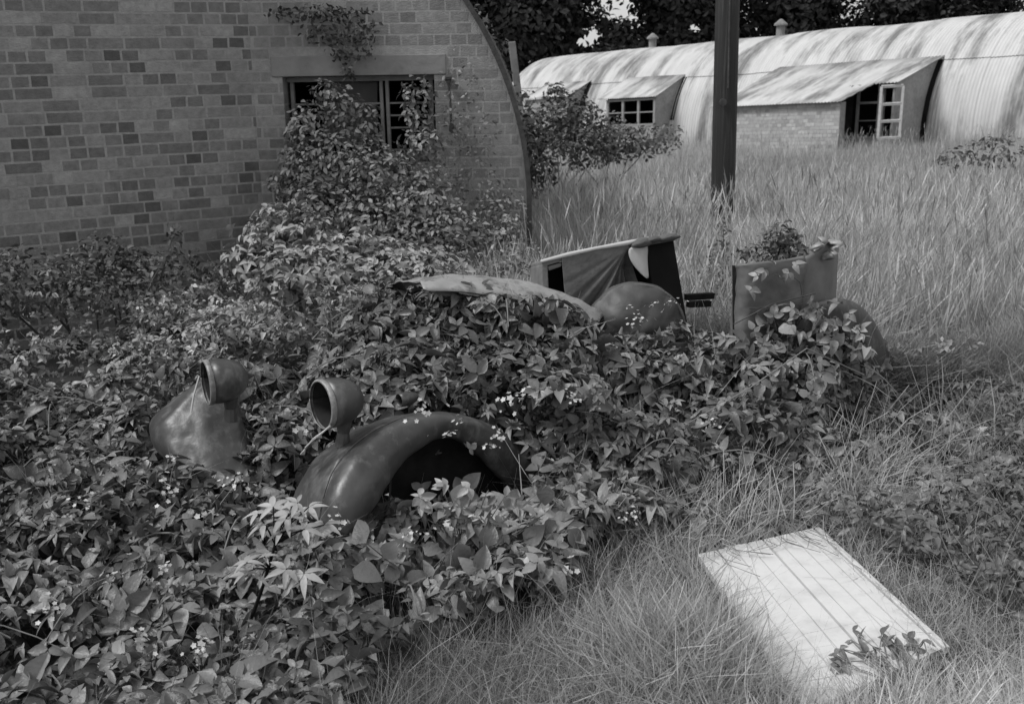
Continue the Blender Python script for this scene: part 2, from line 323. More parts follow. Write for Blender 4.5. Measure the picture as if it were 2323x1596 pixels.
roofpart([(cB_[0], SO, SZ+.03), (cC_[0], SO, SZ+.03), (cC_[0], cC_[1], rz_(cC_[1])), (cB_[0], cB_[1], cB_[2])], nh)
roofpart([(cC_[0], SO, SZ+.03), (sC+.1, SO, SZ+.03), (sC+.1, oC+.05, rz_(oC+.05)), (cC_[0], cC_[1], rz_(cC_[1]))], nh)
def hq(name, pts, m, th=.06, d=None, **k):
    P = [H(*[float(c) for c in p]) for p in pts]; b = MB(); n = nrm(np.cross(P[1]-P[0], P[2]-P[0])) if d is None else d; b.prism(P, n, th); return b.build(name, m, nh, **k)
for sR, o, z, sL in ((sA, oA, zA, sAl), (sB, oB, zB, sBl)):     # cheeks and fronts
    zl = -.3
    arcp = [(sR, R*math.cos(t_), R*math.sin(t_)) for t_ in np.linspace(TH, .02, 8)]
    hq('dormer_cheek', [(sR, o, z-.02), (sR, SO, SZ)]+[(sR, min(p[1], o-.01), p[2]) for p in arcp[1:]]+[(sR, o, zl)], M['lbrick'], .05, -ax)
hq('dormer_front', [(sBl, oB, zB-.03), (sB, oB, zB-.03), (sB, oB, -.3), (sBl, oB, -.3)], M['lbrick'], .05, -outv)
zs = on_o(1430, 286, oA)[1]
hq('dormer_front', [(sAl, oA, zs), (sA, oA, zs), (sA, oA, -.4), (sAl, oA, -.4)], M['lbrick'], .05, -outv)
hq('dormer_void', [(sAl+.02, SO-.5, SZ), (sAl+.02, oA-.03, zA), (sAl+.02, oA-.03, -.3), (sAl+.02, SO-.5, -.3)], M['dark'], .02, ax)
hq('dormer_void', [(sAl, SO-.5, SZ), (sA, SO-.5, SZ), (sA, SO-.5, -.3), (sAl, SO-.5, -.3)], M['dark'], .02, -outv)
wn = MB(); zt = zA-.03
def hb(mb, s0, s1, z0, z1, o, t_=.05): mb.prism([H(s0, o, z0), H(s1, o, z0), H(s1, o, z1), H(s0, o, z1)], -outv, t_)
wid = sA-sAl
for k in range(4): hb(wn, sAl+k*(wid-.07)/3, sAl+k*(wid-.07)/3+.07, zs, zt, oA+.002)
hb(wn, sAl, sA, zt-.05, zt, oA+.006); hb(wn, sAl, sA, zs, zs+.05, oA+.006)
w1 = wn.build('window', M['frame'], nh); gb = MB(); zm = on_o(1430, 257, oA)[1]; hb(gb, sAl+.07, sA-.07, zm, zm+.03, oA-.01, .03); gb.build('glazing_bar', M['frame'], w1)
# lean-to walls
oW = cB_[1]-.12; zW = cB_[2]+.12*slopeC-.04; sW0 = cA_[0]+.05; sW1 = cB_[0]-.05
hq('lean_to_wall', [(sW0, oW, zW), (sW1, oW, zW), (sW1, oW, -.8), (sW0, oW, -.8)], M['lbrick'], .2, -outv)
V, Fq, T = bricks(H(sW0, oW, -.8), nrm(ax+[0, 0, SLP]), outv, sW1-sW0, 0, zW+.8, lambda a, b_, z, z2: [(a, b_)])
M['lbr'] = mat('pale_brick_faces', .34, .48, .9, 14, .4, tone=True); arr('brickwork', V, Fq, M['lbr'], nh, np.clip(np.array(T)*.6+.45, 0, 1.2))
for sR in (sA, sB, sC):                                         # dark strip over the sheets, painted-in shade of the gap beside each cheek
    q = MB(); q.grid([[H(sR+e_, (R+.03)*math.cos(t_), (R+.03)*math.sin(t_)) for e_ in (0., .13 if sR != sC else .11)] for t_ in np.linspace(TH-.02, -.1 if sR == sC else .2, 12)]); q.build('gap_shade_strip', M['dark'], nh, solid=.01)
oR = oC-.10; zR = zC-.02                                       # the porch wall that carries the windows, set back under the roof
hq('porch_return_wall', [(sW1-.2, oW-.2, zW-.02), (sW1-.2, oR, rz_(oR)-.06), (sW1-.2, oR, -.6), (sW1-.2, oW-.2, -.6)], M['dark'], .1, -ax)
sQ = lambda X: on_o(X, 250, oR)[0]
zsill = on_o(2000, 315, oR)[1]
hq('porch_sill_wall', [(sW1-.1, oR, zsill), (sC, oR, zsill), (sC, oR, -.7), (sW1-.1, oR, -.7)], M['lbrick'], .1, -outv)
arcp = [(sC, R*math.cos(t_), R*math.sin(t_)) for t_ in np.linspace(TH, -.1, 8)]
hq('porch_cheek', [(sC, oR+.04, rz_(oR)-.03), (sC, SO, SZ-.01)]+[(sC, min(p[1], oR), p[2]) for p in arcp[1:]]+[(sC, oR+.04, -.6)], M['lbrick'], .05, -ax)
hq('porch_void', [(sW0, SO-.6, SZ), (sC, SO-.6, SZ), (sC, SO-.6, -.5), (sW0, SO-.6, -.5)], M['dark'], .02, -outv)
wn = MB(); s2, s3, s4 = sQ(1942), sQ(1990), sQ(2003)
ztop = rz_(oR)-.05
hb(wn, s3, s4, zsill, ztop, oR+.01, .08)
hb(wn, s2, s2+.05, zsill, ztop, oR+.004)
zm1 = on_o(1970, 236, oR)[1]; zm2 = on_o(1970, 275, oR)[1]
hb(wn, s2, s3, zm1, zm1+.045, oR+.004); hb(wn, s2, s3, zm2, zm2+.02, oR+.004); hb(wn, s2-.3, sC, zsill, zsill+.05, oR+.02); hb(wn, s4, sC, ztop-.05, ztop, oR+.004)
wn.build('window', M['frame'], nh)
# open casement leaning out from the right jamb
sash = MB(); h0 = H(float(sQ(2046)), oR+.02, zsill+.02); dz = np.array([0, 0, 1.]); dirs = nrm(PY(2013, 250, 21)-PY(2046, 250, 21)+outv*.55*0)
top = ztop-.08; Hh = top-zsill
p0 = h0; p1 = H(float(sQ(2012)), oR+.28, zsill+.02)
def sb(u0_, z0_, u1_, z1_): sash.bar(p0+(p1-p0)*u0_+dz*z0_*Hh, p0+(p1-p0)*u1_+dz*z1_*Hh, .05, .045, up=(.3, .9, .2))
for a in (0, 1): sb(a, 0, a, 1)
for z in (0, .33, .66, 1): sb(0, z, 1, z)
sash.build('open_casement', mat('white_frame', .45, .6, .7, 15), nh)
# ridge vents
for X, Y, s_ in ((1475, 92, 0), (1765, 60, 0)):
    S = np.linspace(0, LEN, 2000); px, _ = proj(H(S, np.full(2000, .1), np.full(2000, R))); s_ = float(np.interp(X, px, S))
    b = MB(); p = H(s_, .0, R-.1); b.tube([p, p+[0, 0, .38]], .11, 12); b.tube([p+[0, 0, .36], p+[0, 0, .40], p+[0, 0, .52]], [.17, .17, .03], 12); b.build('ridge_vent', M['concrete'], nh)

# ------------------------------------------------------------------ pole and post
def gp(x, y): return float(gz(x, y))
pt, pb = PY(1650, 30, 9.0), PY(1636, 600, 9.0); dd = nrm(pt-pb); base = pb-dd*(pb[2]-gp(pb[0], 9)+.2)/dd[2]
b = MB(); b.tube([base+dd*z for z in np.linspace(0, 7.5, 12)], list(np.linspace(.103, .083, 12)), 24)
po = empty('telegraph_pole', base, 'dark tarred wooden pole rising out of the tall grass behind the wreck', 'pole')
b.build('pole_shaft', M['pole'], po, smooth=True)
b = MB(); q = PY(1640, 232, 8.89); b.tube([q, q+[0, -.02, 0]], .03, 8); q2 = PY(1654, 75, 8.9); b.tube([q2+dd*1.5, q2, PY(1652, 200, 8.89)], .008, 6); b.build('earth_wire', M['steel'], po)
b = MB(); tp, bp = PY(1161, 95, 15.), PY(1172, 185, 15.); d = nrm(tp-bp); g0 = bp-d*(bp[2]-gp(bp[0], 15))/d[2]; b.bar(g0, tp, .1, .1, up=(0, 1, 0))
tag(b.build('wooden_post', M['concrete'], bevel=.01), 'pale square post beside the hut gable in front of the dark trees', 'post')

# ------------------------------------------------------------------ foliage machinery
def leafT(wd=.62, fold=.16, droop=.22, n=5, serr=.0):
    ts = np.linspace(0, 1, n+1); wv = np.array([math.sin(math.pi*min(1, t_**.75))**.8*(1-.25*t_) if 0 < t_ < 1 else .0 for t_ in ts])*wd/2
    wv[0] = .03; V = []
    for i, t_ in enumerate(ts):
        z = -droop*t_*t_; s = serr*(1 if i % 2 else -1)
        V += [(-wv[i]-s*.04, t_, z+fold*wv[i]*2), (0, t_, z), (wv[i]+s*.04, t_, z+fold*wv[i]*2)]
    Q = []
    for i in range(n): Q += [(3*i, 3*i+1, 3*i+4, 3*i+3), (3*i+1, 3*i+2, 3*i+5, 3*i+4)]
    return np.array(V), np.array(Q)
def rotz(V, a): c, s = math.cos(a), math.sin(a); return np.stack([V[:, 0]*c-V[:, 1]*s, V[:, 0]*s+V[:, 1]*c, V[:, 2]], -1)
def combo(parts):
    Vs = []; Qs = []; b = 0
    for V, Q in parts: Vs.append(V); Qs.append(Q+b); b += len(V)
    return np.concatenate(Vs), np.concatenate(Qs)
def tri(wd, seed):
    rn = random.Random(seed); ps = []
    for a, s, off in ((0, 1, .12), (1.25, .82, .02), (-1.25, .82, .02)):
        V, Q = leafT(wd*rn.uniform(.75, 1.15), rn.uniform(.03, .5), rn.uniform(-.1, .85)); V = V*s; V[:, 1] += off; V[:, 2] += rn.uniform(-.06, .06)
        V = rotz(V, a+rn.uniform(-.2, .2)); ps.append((V, Q))
    return combo(ps)
def palm(seed, k=5, wd=.36):
    rn = random.Random(seed); ps = []
    for i in range(k):
        V, Q = leafT(wd*rn.uniform(.85, 1.15), rn.uniform(.1, .3), rn.uniform(.15, .4)); V = V*(1-.1*abs(i-(k-1)/2)); V[:, 1] += .04; ps.append((rotz(V, (i-(k-1)/2)*(3.9/(k-1))+rn.uniform(-.1, .1)), Q))
    return combo(ps)
TRI = [tri(.68, i) for i in range(9)]; LEAF = [leafT(.6, .15, .1*i, 3) for i in range(1, 4)]; ROUND = [leafT(.95, .1, .2, 5), leafT(.85, .2, .35, 5)]; PALM = [palm(i) for i in range(3)]
def orient(Nn, heading=None):
    Nn = Nn/np.linalg.norm(Nn, axis=1, keepdims=True); h = rng.normal(size=Nn.shape) if heading is None else heading+rng.normal(size=Nn.shape)*.5
    h = h-(h*Nn).sum(1, keepdims=True)*Nn; h /= np.linalg.norm(h, axis=1, keepdims=True)+1e-9; return np.stack([np.cross(h, Nn), h, Nn], -1)
def scatter(P, Nn, S, T, temps, heading=None):
    """copies of leaf templates merged: returns V, Q, tone"""
    P = np.asarray(P); Rm = orient(np.asarray(Nn, float), heading); ch = rng.integers(0, len(temps), len(P)); Vs = []; Qs = []; Ts = []; b = 0
    for k, (tv, tq) in enumerate(temps):
        I = np.where(ch == k)[0]
        if not len(I): continue
        v = np.einsum('nij,mj->nmi', Rm[I], tv)*S[I][:, None, None]+P[I][:, None]
        Vs.append(v.reshape(-1, 3)); Qs.append((tq[None]+(np.arange(len(I))*len(tv))[:, None, None]).reshape(-1, tq.shape[1])+b); Ts.append(np.repeat(T[I], len(tv))); b += len(I)*len(tv)
    return np.concatenate(Vs), np.concatenate(Qs), np.concatenate(Ts)
def foliage(name, P, Nn, S, T, temps, m, parent=None, heading=None):
    V, Q, Tn = scatter(P, Nn, S, T, temps, heading); return arr(name, V, Q, m, parent, Tn, smooth=True)
def clump_pts(ells, dens, shell=.35, up=.35):
    """points in the outer shell of ellipsoids (cx,cy,cz,rx,ry,rz), with normals pointing out and up"""
    Ps = []; Ns = []
    for (cx, cy, cz, rx, ry, rz) in ells:
        n = max(6, int(dens*(rx*ry+ry*rz+rx*rz)*4)); d = rng.normal(size=(n, 3)); d /= np.linalg.norm(d, axis=1, keepdims=True)
        lump = 1+.16*np.sin(d[:, 0]*7+cx*9)*np.cos(d[:, 1]*6+cy*5)+.12*np.sin(d[:, 2]*9+cz*7)
        rr = (1-shell*rng.random(n)**1.5)*lump; p = d*rr[:, None]*[rx, ry, rz]+[cx, cy, cz]
        nn = d/np.array([rx, ry, rz])*min(rx, ry, rz)+[0, 0, up]+rng.normal(size=(n, 3))*.45
        k = p[:, 2] > gz(p[:, 0], p[:, 1])-.02; Ps.append(p[k]); Ns.append(nn[k])
    return np.concatenate(Ps), np.concatenate(Ns)
def vnoise(x, y, s, seed=0):                                   # smooth value noise
    r2 = np.random.default_rng(seed); a = r2.random((64, 64)); X = x*s; Y = y*s; i = np.floor(X).astype(int); j = np.floor(Y).astype(int); u = X-i; v = Y-j; u = u*u*(3-2*u); v = v*v*(3-2*v)
    g = lambda p, q: a[p % 64, q % 64]
    return (g(i, j)*(1-u)+g(i+1, j)*u)*(1-v)+(g(i, j+1)*(1-u)+g(i+1, j+1)*u)*v
def inpoly(px, py, poly):
    r = np.zeros(len(px), bool); n = len(poly)
    for i in range(n):
        x1, y1 = poly[i]; x2, y2 = poly[(i+1) % n]
        c = ((y1 > py) != (y2 > py)) & (px < (x2-x1)*(py-y1)/(y2-y1+1e-9)+x1); r ^= c
    return r
def shrub(name, label, cat, ells, dens, size, tone, m=None, temps=None, group=None, trunk=True, up=.35, shell=.4):
    E = np.array(ells); base = (E[:, 0].mean(), E[:, 1].mean()); b0 = np.array([base[0], base[1], gp(*base)])
    t = empty(name, b0, label, cat, group); P, Nn = clump_pts(ells, dens, shell, up); n = len(P)
    S = size*rng.uniform(.6, 1.3, n); T = tone*rng.uniform(.6, 1.35, n)*(.8+.45*vnoise(P[:, 0]+P[:, 2], P[:, 1]+P[:, 2]*.7, 2.2/max(.4, E[:, 3].mean())))
    foliage('foliage', P, Nn, S, T, temps or LEAF, m or M['bush'], t)
    b = MB()
    for e in ells:
        c = np.array(e[:3]); q0 = b0 if trunk else c+[0, 0, e[5]*.8]; b.tube([q0+[0, 0, -.03], q0*.7+c*.3+rng.normal(size=3)*.03, (q0+c)/2+rng.normal(size=3)*.04, c+[0, 0, e[5]*(.5 if trunk else -.7)]], [.014, .011, .008, .003], 5)
    if trunk: b.build('branches', M['bark'], t)
    return t
def EL(X, Y, y, rx, rz, ry=None):                              # ellipsoid centred where (X, Y) shows at distance y; radii in metres
    p = PY(X, Y, y); return (p[0], p[1], p[2], rx, ry or rx*.8, rz)

# ------------------------------------------------------------------ the wrecked car
AXR = nrm([.87, .5, 0]); AXF = nrm([-.5, .87, 0])              # rearwards along the car; across to its far side
CAR = np.array([-.22, 3.62, 0.])
car = empty('wrecked_car', CAR, 'derelict small open car with empty headlamp shells, swallowed by brambles', 'car')
def Cc(s, t_, z): return CAR+AXR*s+AXF*t_+np.array([0, 0, z])
def wing(name, org, path, width, seed, crease=True, sc=1.0, ax_=AXR, af=AXF, flare=0):
    """pressed steel wing: domed section swept over the wheel, outer edge turned down"""
    secs = []; pts = np.array(path, float); n = len(pts); fine = 40; u = np.linspace(0, n-1, fine)
    def cr(i, t_):
        p = [pts[max(0, min(n-1, i+k))] for k in (-1, 0, 1, 2)]; return .5*((2*p[1])+(-p[0]+p[2])*t_+(2*p[0]-5*p[1]+4*p[2]-p[3])*t_*t_+(-p[0]+3*p[1]-3*p[2]+p[3])*t_**3)
    P = np.array([cr(min(int(q), n-2), q-min(int(q), n-2)) for q in u])
    sec = [(1.0, -.075), (.97, -.03), (.86, -.008), (.72, .006), (.56, .016), (.47, .019), (.44, .012), (.405, .02), (.3, .016), (.16, .004), (.04, -.022), (0, -.05), (-.015, -.10), (-.018, -.135)]
    G = []
    for i in range(fine):
        d = P[min(i+1, fine-1)]-P[max(i-1, 0)]; d = d[:2]/np.linalg.norm(d[:2]); nn = np.array([-d[1], d[0]])
        if nn[1] < 0 and False: nn = -nn
        wv = width*P[i][2]; row = []
        for (a, h) in sec:
            q = P[i][:2]+nn*h*sc; row.append(org+ax_*q[0]+af*(a*wv-(width*.5 if 0 else 0))+np.array([0, 0, q[1]]))
        G.append(row)
    b = MB(); b.grid(G); return b.build(name, M['paint'], car, smooth=True, solid=.004)
def pressed(name, rows, m, sub=2):
    q = MB(); q.grid(rows); return q.build(name, m, car, smooth=True, solid=.004, sub=sub+1, dent=.014)
ST = [[(668, 1165, 3.42), (728, 1185, 3.3), (752, 1205, 3.26), (790, 1225, 3.25), (806, 1230, 3.30)],
      [(684, 1099, 3.48), (742, 1105, 3.34), (768, 1112, 3.29), (835, 1130, 3.30), (861, 1137, 3.36)],
      [(714, 1048, 3.54), (765, 1055, 3.40), (795, 1060, 3.36), (858, 1078, 3.37), (888, 1090, 3.43)],
      [(765, 1003, 3.60), (802, 1012, 3.47), (836, 1015, 3.43), (890, 1032, 3.44), (918, 1048, 3.50)],
      [(811, 972, 3.66), (846, 979, 3.53), (880, 980, 3.50), (930, 998, 3.51), (955, 1014, 3.56)],
      [(868, 950, 3.72), (900, 951, 3.60), (935, 950, 3.56), (972, 968, 3.57), (995, 992, 3.62)],
      [(930, 938, 3.80), (955, 936, 3.68), (985, 938, 3.64), (1018, 955, 3.64), (1028, 992, 3.67)],
      [(1000, 937, 3.88), (1020, 936, 3.76), (1045, 942, 3.72), (1068, 962, 3.71), (1068, 1010, 3.73)],
      [(1070, 950, 3.96), (1090, 952, 3.85), (1112, 962, 3.80), (1125, 985, 3.79), (1112, 1050, 3.79)],
      [(1140, 985, 4.04), (1155, 990, 3.93), (1172, 1003, 3.87), (1178, 1028, 3.85), (1155, 1098, 3.84)],
      [(1200, 1040, 4.10), (1212, 1045, 4.0), (1225, 1060, 3.93), (1226, 1085, 3.9), (1200, 1145, 3.88)]]
rows = []
for k_, st in enumerate(ST):
    p = [PY(*q) for q in st]; cn = (p[1]+p[2]+p[3])/3-(p[0]+p[4])/2; cn = nrm(cn)
    rows.append([p[0]-cn*.05+AXF*.02, p[0], p[0]*.55+p[1]*.45+cn*.012, p[1]+cn*.006-(p[2]-p[1])*.22, p[1]-cn*.014-(p[2]-p[1])*.08, p[1]-cn*.012+(p[2]-p[1])*.04, p[1]+(p[2]-p[1])*.2+cn*.010, p[2]+cn*.004, p[2]*.5+p[3]*.5+cn*.006, p[3], p[4], p[4]-cn*.02+AXF*.02, p[4]+AXF*.05-cn*.004])
pressed('front_wing', rows, M['paint'])
FW = [[(395, 1092), (450, 1106), (512, 1090), (564, 1070)], [(385, 1062), (420, 1066), (480, 1058), (556, 1042)], [(345, 1022), (385, 1022), (470, 1012), (548, 1002)], [(328, 977), (370, 975), (460, 965), (540, 962)],
      [(344, 938), (390, 932), (465, 925), (526, 920)], [(394, 902), (430, 896), (480, 892), (520, 893)], [(445, 866), (470, 860), (505, 862), (535, 870)], [(500, 838), (520, 834), (550, 840), (575, 850)]]
rows = []
for k_, r3 in enumerate(FW):
    y0_ = 3.78+.052*k_+(.12 if k_ == 7 else 0); dp = [.13, 0, .0, .06]; p = [PY(X, Y, y0_+dp[i]) for i, (X, Y) in enumerate(r3)]
    rows.append([p[0]+[.06, .12, -.03], p[0]+[.01, .04, -.005], p[0], p[1]+[-.01, -.008, .0], p[1]*.6+p[2]*.4+[0, .018, 0], p[2]+[0, -.01, 0], p[3], p[3]+[.01, .05, -.01]])
pressed('front_wing', rows, M['paint'])
# dark inner wheel arch
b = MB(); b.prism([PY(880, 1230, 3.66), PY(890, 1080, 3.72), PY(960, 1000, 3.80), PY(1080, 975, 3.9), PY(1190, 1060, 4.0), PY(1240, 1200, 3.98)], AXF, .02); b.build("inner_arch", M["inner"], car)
def lamp(c, d, rad, lab=None, L_=.17, hang=True):
    d = nrm(d); a = nrm(np.cross(d, [0, 0, 1])); bb = np.cross(a, d)
    prof = [(0, rad*.93), (-.003, rad), (-.016, rad*1.0), (-.02, rad*.97), (-.05, rad*.985), (-.085, rad*.93), (-.115, rad*.80), (-.14, rad*.58), (-.155, rad*.3), (-.16, .004)]
    def lathe(pr, nm, m, par, flip=False):
        q = MB(); G = [[c+d*z+r2*(math.cos(t_)*a+math.sin(t_)*bb) for t_ in np.linspace(0, 2*math.pi, 37)] for z, r2 in pr]; q.grid(G); return q.build(nm, m, par, smooth=True, solid=.003)
    sh = lathe(prof[3:], 'headlamp', M['paint'], car); lathe(prof[:4], 'lamp_rim', M['chrome'], sh); lathe([(-.012, rad*.93), (-.07, rad*.88), (-.11, rad*.6), (-.13, rad*.1)], 'lamp_bowl', M['inner'], sh)
    q = MB(); q.tube([c-d*.09-bb*rad*.8, c-d*.085-bb*(rad+.03), c-d*.08-bb*(rad+.08)], [.03, .022, .03], 10); q.build('lamp_stalk', M['paint'], sh)
    if hang:
        q = MB()
        for k in range(5): q.tube([PY(760+2*k, 955, 3.47), PY(735-6*k, 978+4*k, 3.42), PY(705-3*k, 1002+3*k, 3.42), PY(682+2*k, 1030, 3.45)], (.0024), 5)
        q.build('frayed_wires', M['lining'], sh)
    return sh
ld = nrm([-.80, -.62, -.10])
l1 = PY(727, 918, 3.50); lamp(l1, nrm([-.80, -.60, .03]), .087)
l2 = PY(466, 868, 3.86); lamp(l2, nrm([-.90, -.47, 0]), .086, hang=False)
q = MB(); q.tube([l2+nrm([-.9, -.42, 0])*.02+[0, 0, .03], l2+[-.04, -.03, -.04], l2+[-.05, -.05, -.1]], .004, 5); q.build('bent_wire', M['lining'], car)
# side lamp on the near wing
sl_ = PY(905, 908, 3.75); d = nrm([-.8, -.6, 0]); a = nrm(np.cross(d, [0, 0, 1])); bb = np.cross(a, d); q = MB()
q.grid([[sl_+d*z+r2*(math.cos(t_)*a+math.sin(t_)*bb) for t_ in np.linspace(0, 2*math.pi, 21)] for z, r2 in [(0, .024), (-.02, .026), (-.05, .024), (-.075, .014), (-.085, .002)]]); q.tube([sl_-d*.05-bb*.02, sl_-d*.05-bb*.06], .01, 8); q.build('side_lamp', M['paint'], car, smooth=True, solid=.002)
# pale curved bonnet top / scuttle sheet
top = [(955, 642), (1000, 632), (1060, 626), (1130, 629), (1200, 640), (1270, 658), (1330, 684), (1375, 712)]
low = [(960, 650), (1010, 648), (1070, 652), (1140, 664), (1200, 680), (1260, 703), (1310, 732), (1345, 765)]
yy0 = [4.45, 4.5, 4.55, 4.6, 4.66, 4.7, 4.74, 4.78]; G = []
for i in range(8):
    A_ = PY(*top[i], yy0[i]); B_ = PY(*low[i], yy0[i]-.20); mid = (A_+B_)/2+[-.01, -.01, .018]; bk1 = A_+AXF*.25+[0, 0, -.03]; bk2 = A_+AXF*.5+[0, 0, -.12]
    G.append([bk2, bk1, A_, A_*.7+mid*.3+[0, 0, .006], mid, B_, B_+[0, -.004, -.02]])
q = MB(); q.grid(G); q.build('bonnet', M['palemetal'], car, smooth=True, solid=.004, sub=3, dent=.02)
q = MB(); lip = [(1040, 655), (1080, 662), (1140, 672), (1190, 690), (1240, 712), (1280, 735)]
q.grid([[PY(X, Y, 4.35+.03*i), PY(X+2, Y+10, 4.33+.03*i)] for i, (X, Y) in enumerate(lip)]); q.build('bonnet_side', M['palemetal'], car, smooth=True, solid=.004)
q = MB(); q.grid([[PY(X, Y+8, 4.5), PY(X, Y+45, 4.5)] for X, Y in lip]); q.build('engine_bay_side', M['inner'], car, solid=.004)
# folded hood / seat frame standing up behind: flat box with torn cloth on its front
pa, pb, pc = PY(1228, 592, 4.95), PY(1532, 527, 5.2), PY(1563, 735, 5.1); pn = nrm(np.cross(pb-pa, pc-pa)); pn = pn if pn[1] < 0 else -pn
def Q(X, Y, o=0.): return PP(X, Y, pa, pn)+pn*o
hood = MB()
hood.prism([Q(1228, 592), Q(1290, 575), Q(1420, 550), Q(1532, 527), Q(1534, 545), Q(1420, 565), Q(1290, 588), Q(1230, 606)], -pn, .16)
hood.prism([Q(1228, 600), Q(1243, 598), Q(1248, 720), Q(1233, 720)], -pn, .16)
hood.prism([Q(1243, 604), Q(1275, 595), Q(1275, 604), Q(1246, 614)], -pn, .03)
hf = hood.build('hood_frame', mat('hood_frame_grey', .10, .17, .8, 14, .3), car, bevel=.006)
q = MB(); q.prism([Q(1240, 600, -.15), Q(1520, 540, -.15), Q(1555, 735, -.15), Q(1245, 750, -.15)], -pn, .01); q.build('hood_back', M['dark'], car)
q = MB(); q.prism([Q(1468, 553, -.02), Q(1531, 540, -.02), Q(1563, 732, -.02), Q(1500, 740, -.02)], -pn, .14); q.build('hood_void_shade', M['dark'], car)  # dark slab filling the void at the right, its shade put in as colour
q = MB(); q.tube([Q(1226, 593, .005), Q(1290, 577, .01), Q(1350, 564, .008), Q(1420, 552, .012), Q(1470, 541, .008)], [.007, .011, .009, .012, .008], 8); q.build('hood_piping', M['lining'], car, smooth=True)
q = MB(); nU, nV = 90, 50; G = []                              # draped cloth; right edge falls away diagonally
for i in range(nU+1):
    u = i/nU; row = []
    for j in range(nV+1):
        v = j/nV; tx = 1272+u*150; ty = 584-.19*(tx-1272); bx_ = 1285+u*165+0; by = 745-50*u
        X = tx+(bx_+30*u*u-tx)*v; Y = ty+(by-ty)*v; ph = math.atan2(Y-562, X-1421); rr = math.hypot(X-1421, Y-562)
        gsn = math.exp(-((ph-1.45)/.42)**2)*min(1, rr/45)
        fo = .012+.008*math.sin(u*9+v*2)*v-.085*gsn+(.017*math.sin(ph*26)+.008*math.sin(ph*47+1))*min(1, rr/70)*math.exp(-((ph-1.75)/.55)**2)
        row.append(Q(X, Y, fo))
    G.append(row)
q.grid(G); q.build('torn_cloth', M['cloth'], car, smooth=True, solid=.003)
q = MB(); q.grid([[Q(1418, 562, .02), Q(1445, 556, .03), Q(1468, 552, .02)], [Q(1426, 590, .01), Q(1450, 585, .03), Q(1466, 582, .01)], [Q(1445, 615, .01), Q(1458, 612, .02), Q(1468, 610, .01)], [Q(1464, 632, .01), Q(1467, 632, .01), Q(1470, 630, .01)]]); q.build('torn_lining', M['lining'], car, smooth=True, solid=.002, sub=2)
q = MB()
for (X, Y, rx, ry) in ((1450, 552, 22, 12), (1475, 545, 20, 8), (1510, 540, 26, 9)):
    c = Q(X, Y, .03); du = Q(X+rx, Y-rx*.15, .03)-c; dv = Q(X, Y+ry, .03)-c
    q.grid([[c+du*math.cos(t_)*math.sin(f2)*(1+.2*math.sin(3*t_))+dv*math.sin(t_)*math.sin(f2)+pn*.03*math.cos(f2) for t_ in np.linspace(0, 2*math.pi, 15)] for f2 in np.linspace(.05, math.pi*.9, 7)])
q.build('torn_cloth_folds', M['cloth'], car, smooth=True)
# rounded seat back in front of the hood
q = MB(); G = []
for r2 in np.linspace(0.02, 1, 9):
    row = []
    for t_ in np.linspace(0, math.pi, 25):
        X = 1440+110*r2*math.cos(t_); Y = 768-122*r2*math.sin(t_)**.85; row.append(PY(X, Y, 4.72+.10*r2**3+.004*math.sin(t_*7)*r2+.004*math.sin(r2*9+t_*3)))
    G.append(row)
q.grid(G); q.build('seat_back', mat('leathercloth', .035, .07, .55, 9, .6, bscale=14), car, smooth=True, solid=.05, sub=1, dent=.035)
q = MB(); q.tube([PY(1335+110*(1-math.cos(t_)), 765-119*math.sin(t_)**.8, 4.80) for t_ in np.linspace(.03, math.pi-.03, 24)], .008, 6); q.build('seat_piping', M['cloth'], car, smooth=True)
# body side top rail, dark slot beneath it
q = MB(); q.tube([PY(1322, 768, 4.62), PY(1400, 764, 4.64), PY(1480, 764, 4.67), PY(1560, 766, 4.7)], .011, 8); q.build('door_top_rail', M['paint'], car, smooth=True)
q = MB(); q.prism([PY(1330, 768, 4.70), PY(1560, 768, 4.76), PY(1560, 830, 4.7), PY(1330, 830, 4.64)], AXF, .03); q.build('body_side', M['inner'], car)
q = MB(); q.grid([[PY(X, Y, 4.6) for X in np.linspace(1300, 1560, 10)] for Y in (776, 779, 800, 850)]) ; q.build('door_skin', M['paint'], car, smooth=True, solid=.004)
q = MB(); q.bar(PY(1555, 674, 5.3), PY(1618, 670, 5.35), .03, .03); q.bar(PY(1560, 690, 5.25), PY(1610, 688, 5.3), .03, .03); q.build('hood_rail', M['inner'], car)
# rear quarter: rolled sheet standing up at the tail
path = [(1672, 5.00), (1667, 4.80), (1672, 4.74), (1690, 4.70), (1712, 4.70), (1725, 4.73), (1765, 4.76), (1825, 4.80)]
tops = [604, 605, 604, 600, 598, 596, 592, 584]
q = MB(); G = []
for (X, y), ty in zip(path, tops):
    p = PY(X, ty, y); row = [p+[.02, .05, -.004], p+[.004, .012, .002], p]
    for z in np.linspace(p[2]-.012, .25, 8): row.append(np.array([p[0]+.01*math.sin(z*9), p[1]-.01*(p[2]-z), z]))
    G.append(row)
q.grid(G); q.build('rear_quarter_panel', mat('chalky_paint', .09, .17, .5, 6, .25, dirt=(9, (1, 1, 1), .05, .5, .7, .6)), car, smooth=True, solid=.005, sub=3, dent=.02)
q = MB(); q.bar(PY(1665, 602, 4.79), PY(1667, 835, 4.7), .014, .014); q.build('rear_door_pillar', M['inner'], car)
q = MB(); G = []
for X, y, ty in ((1815, 4.84, 590), (1840, 4.86, 575), (1865, 4.9, 560), (1890, 4.94, 545), (1902, 5.0, 548), (1900, 5.1, 552)):
    p = PY(X, ty, y); G.append([p+np.array([0, 0, -z])+[0, -.05*z, 0] for z in (0, .02, .1, .2, .32, .45)])
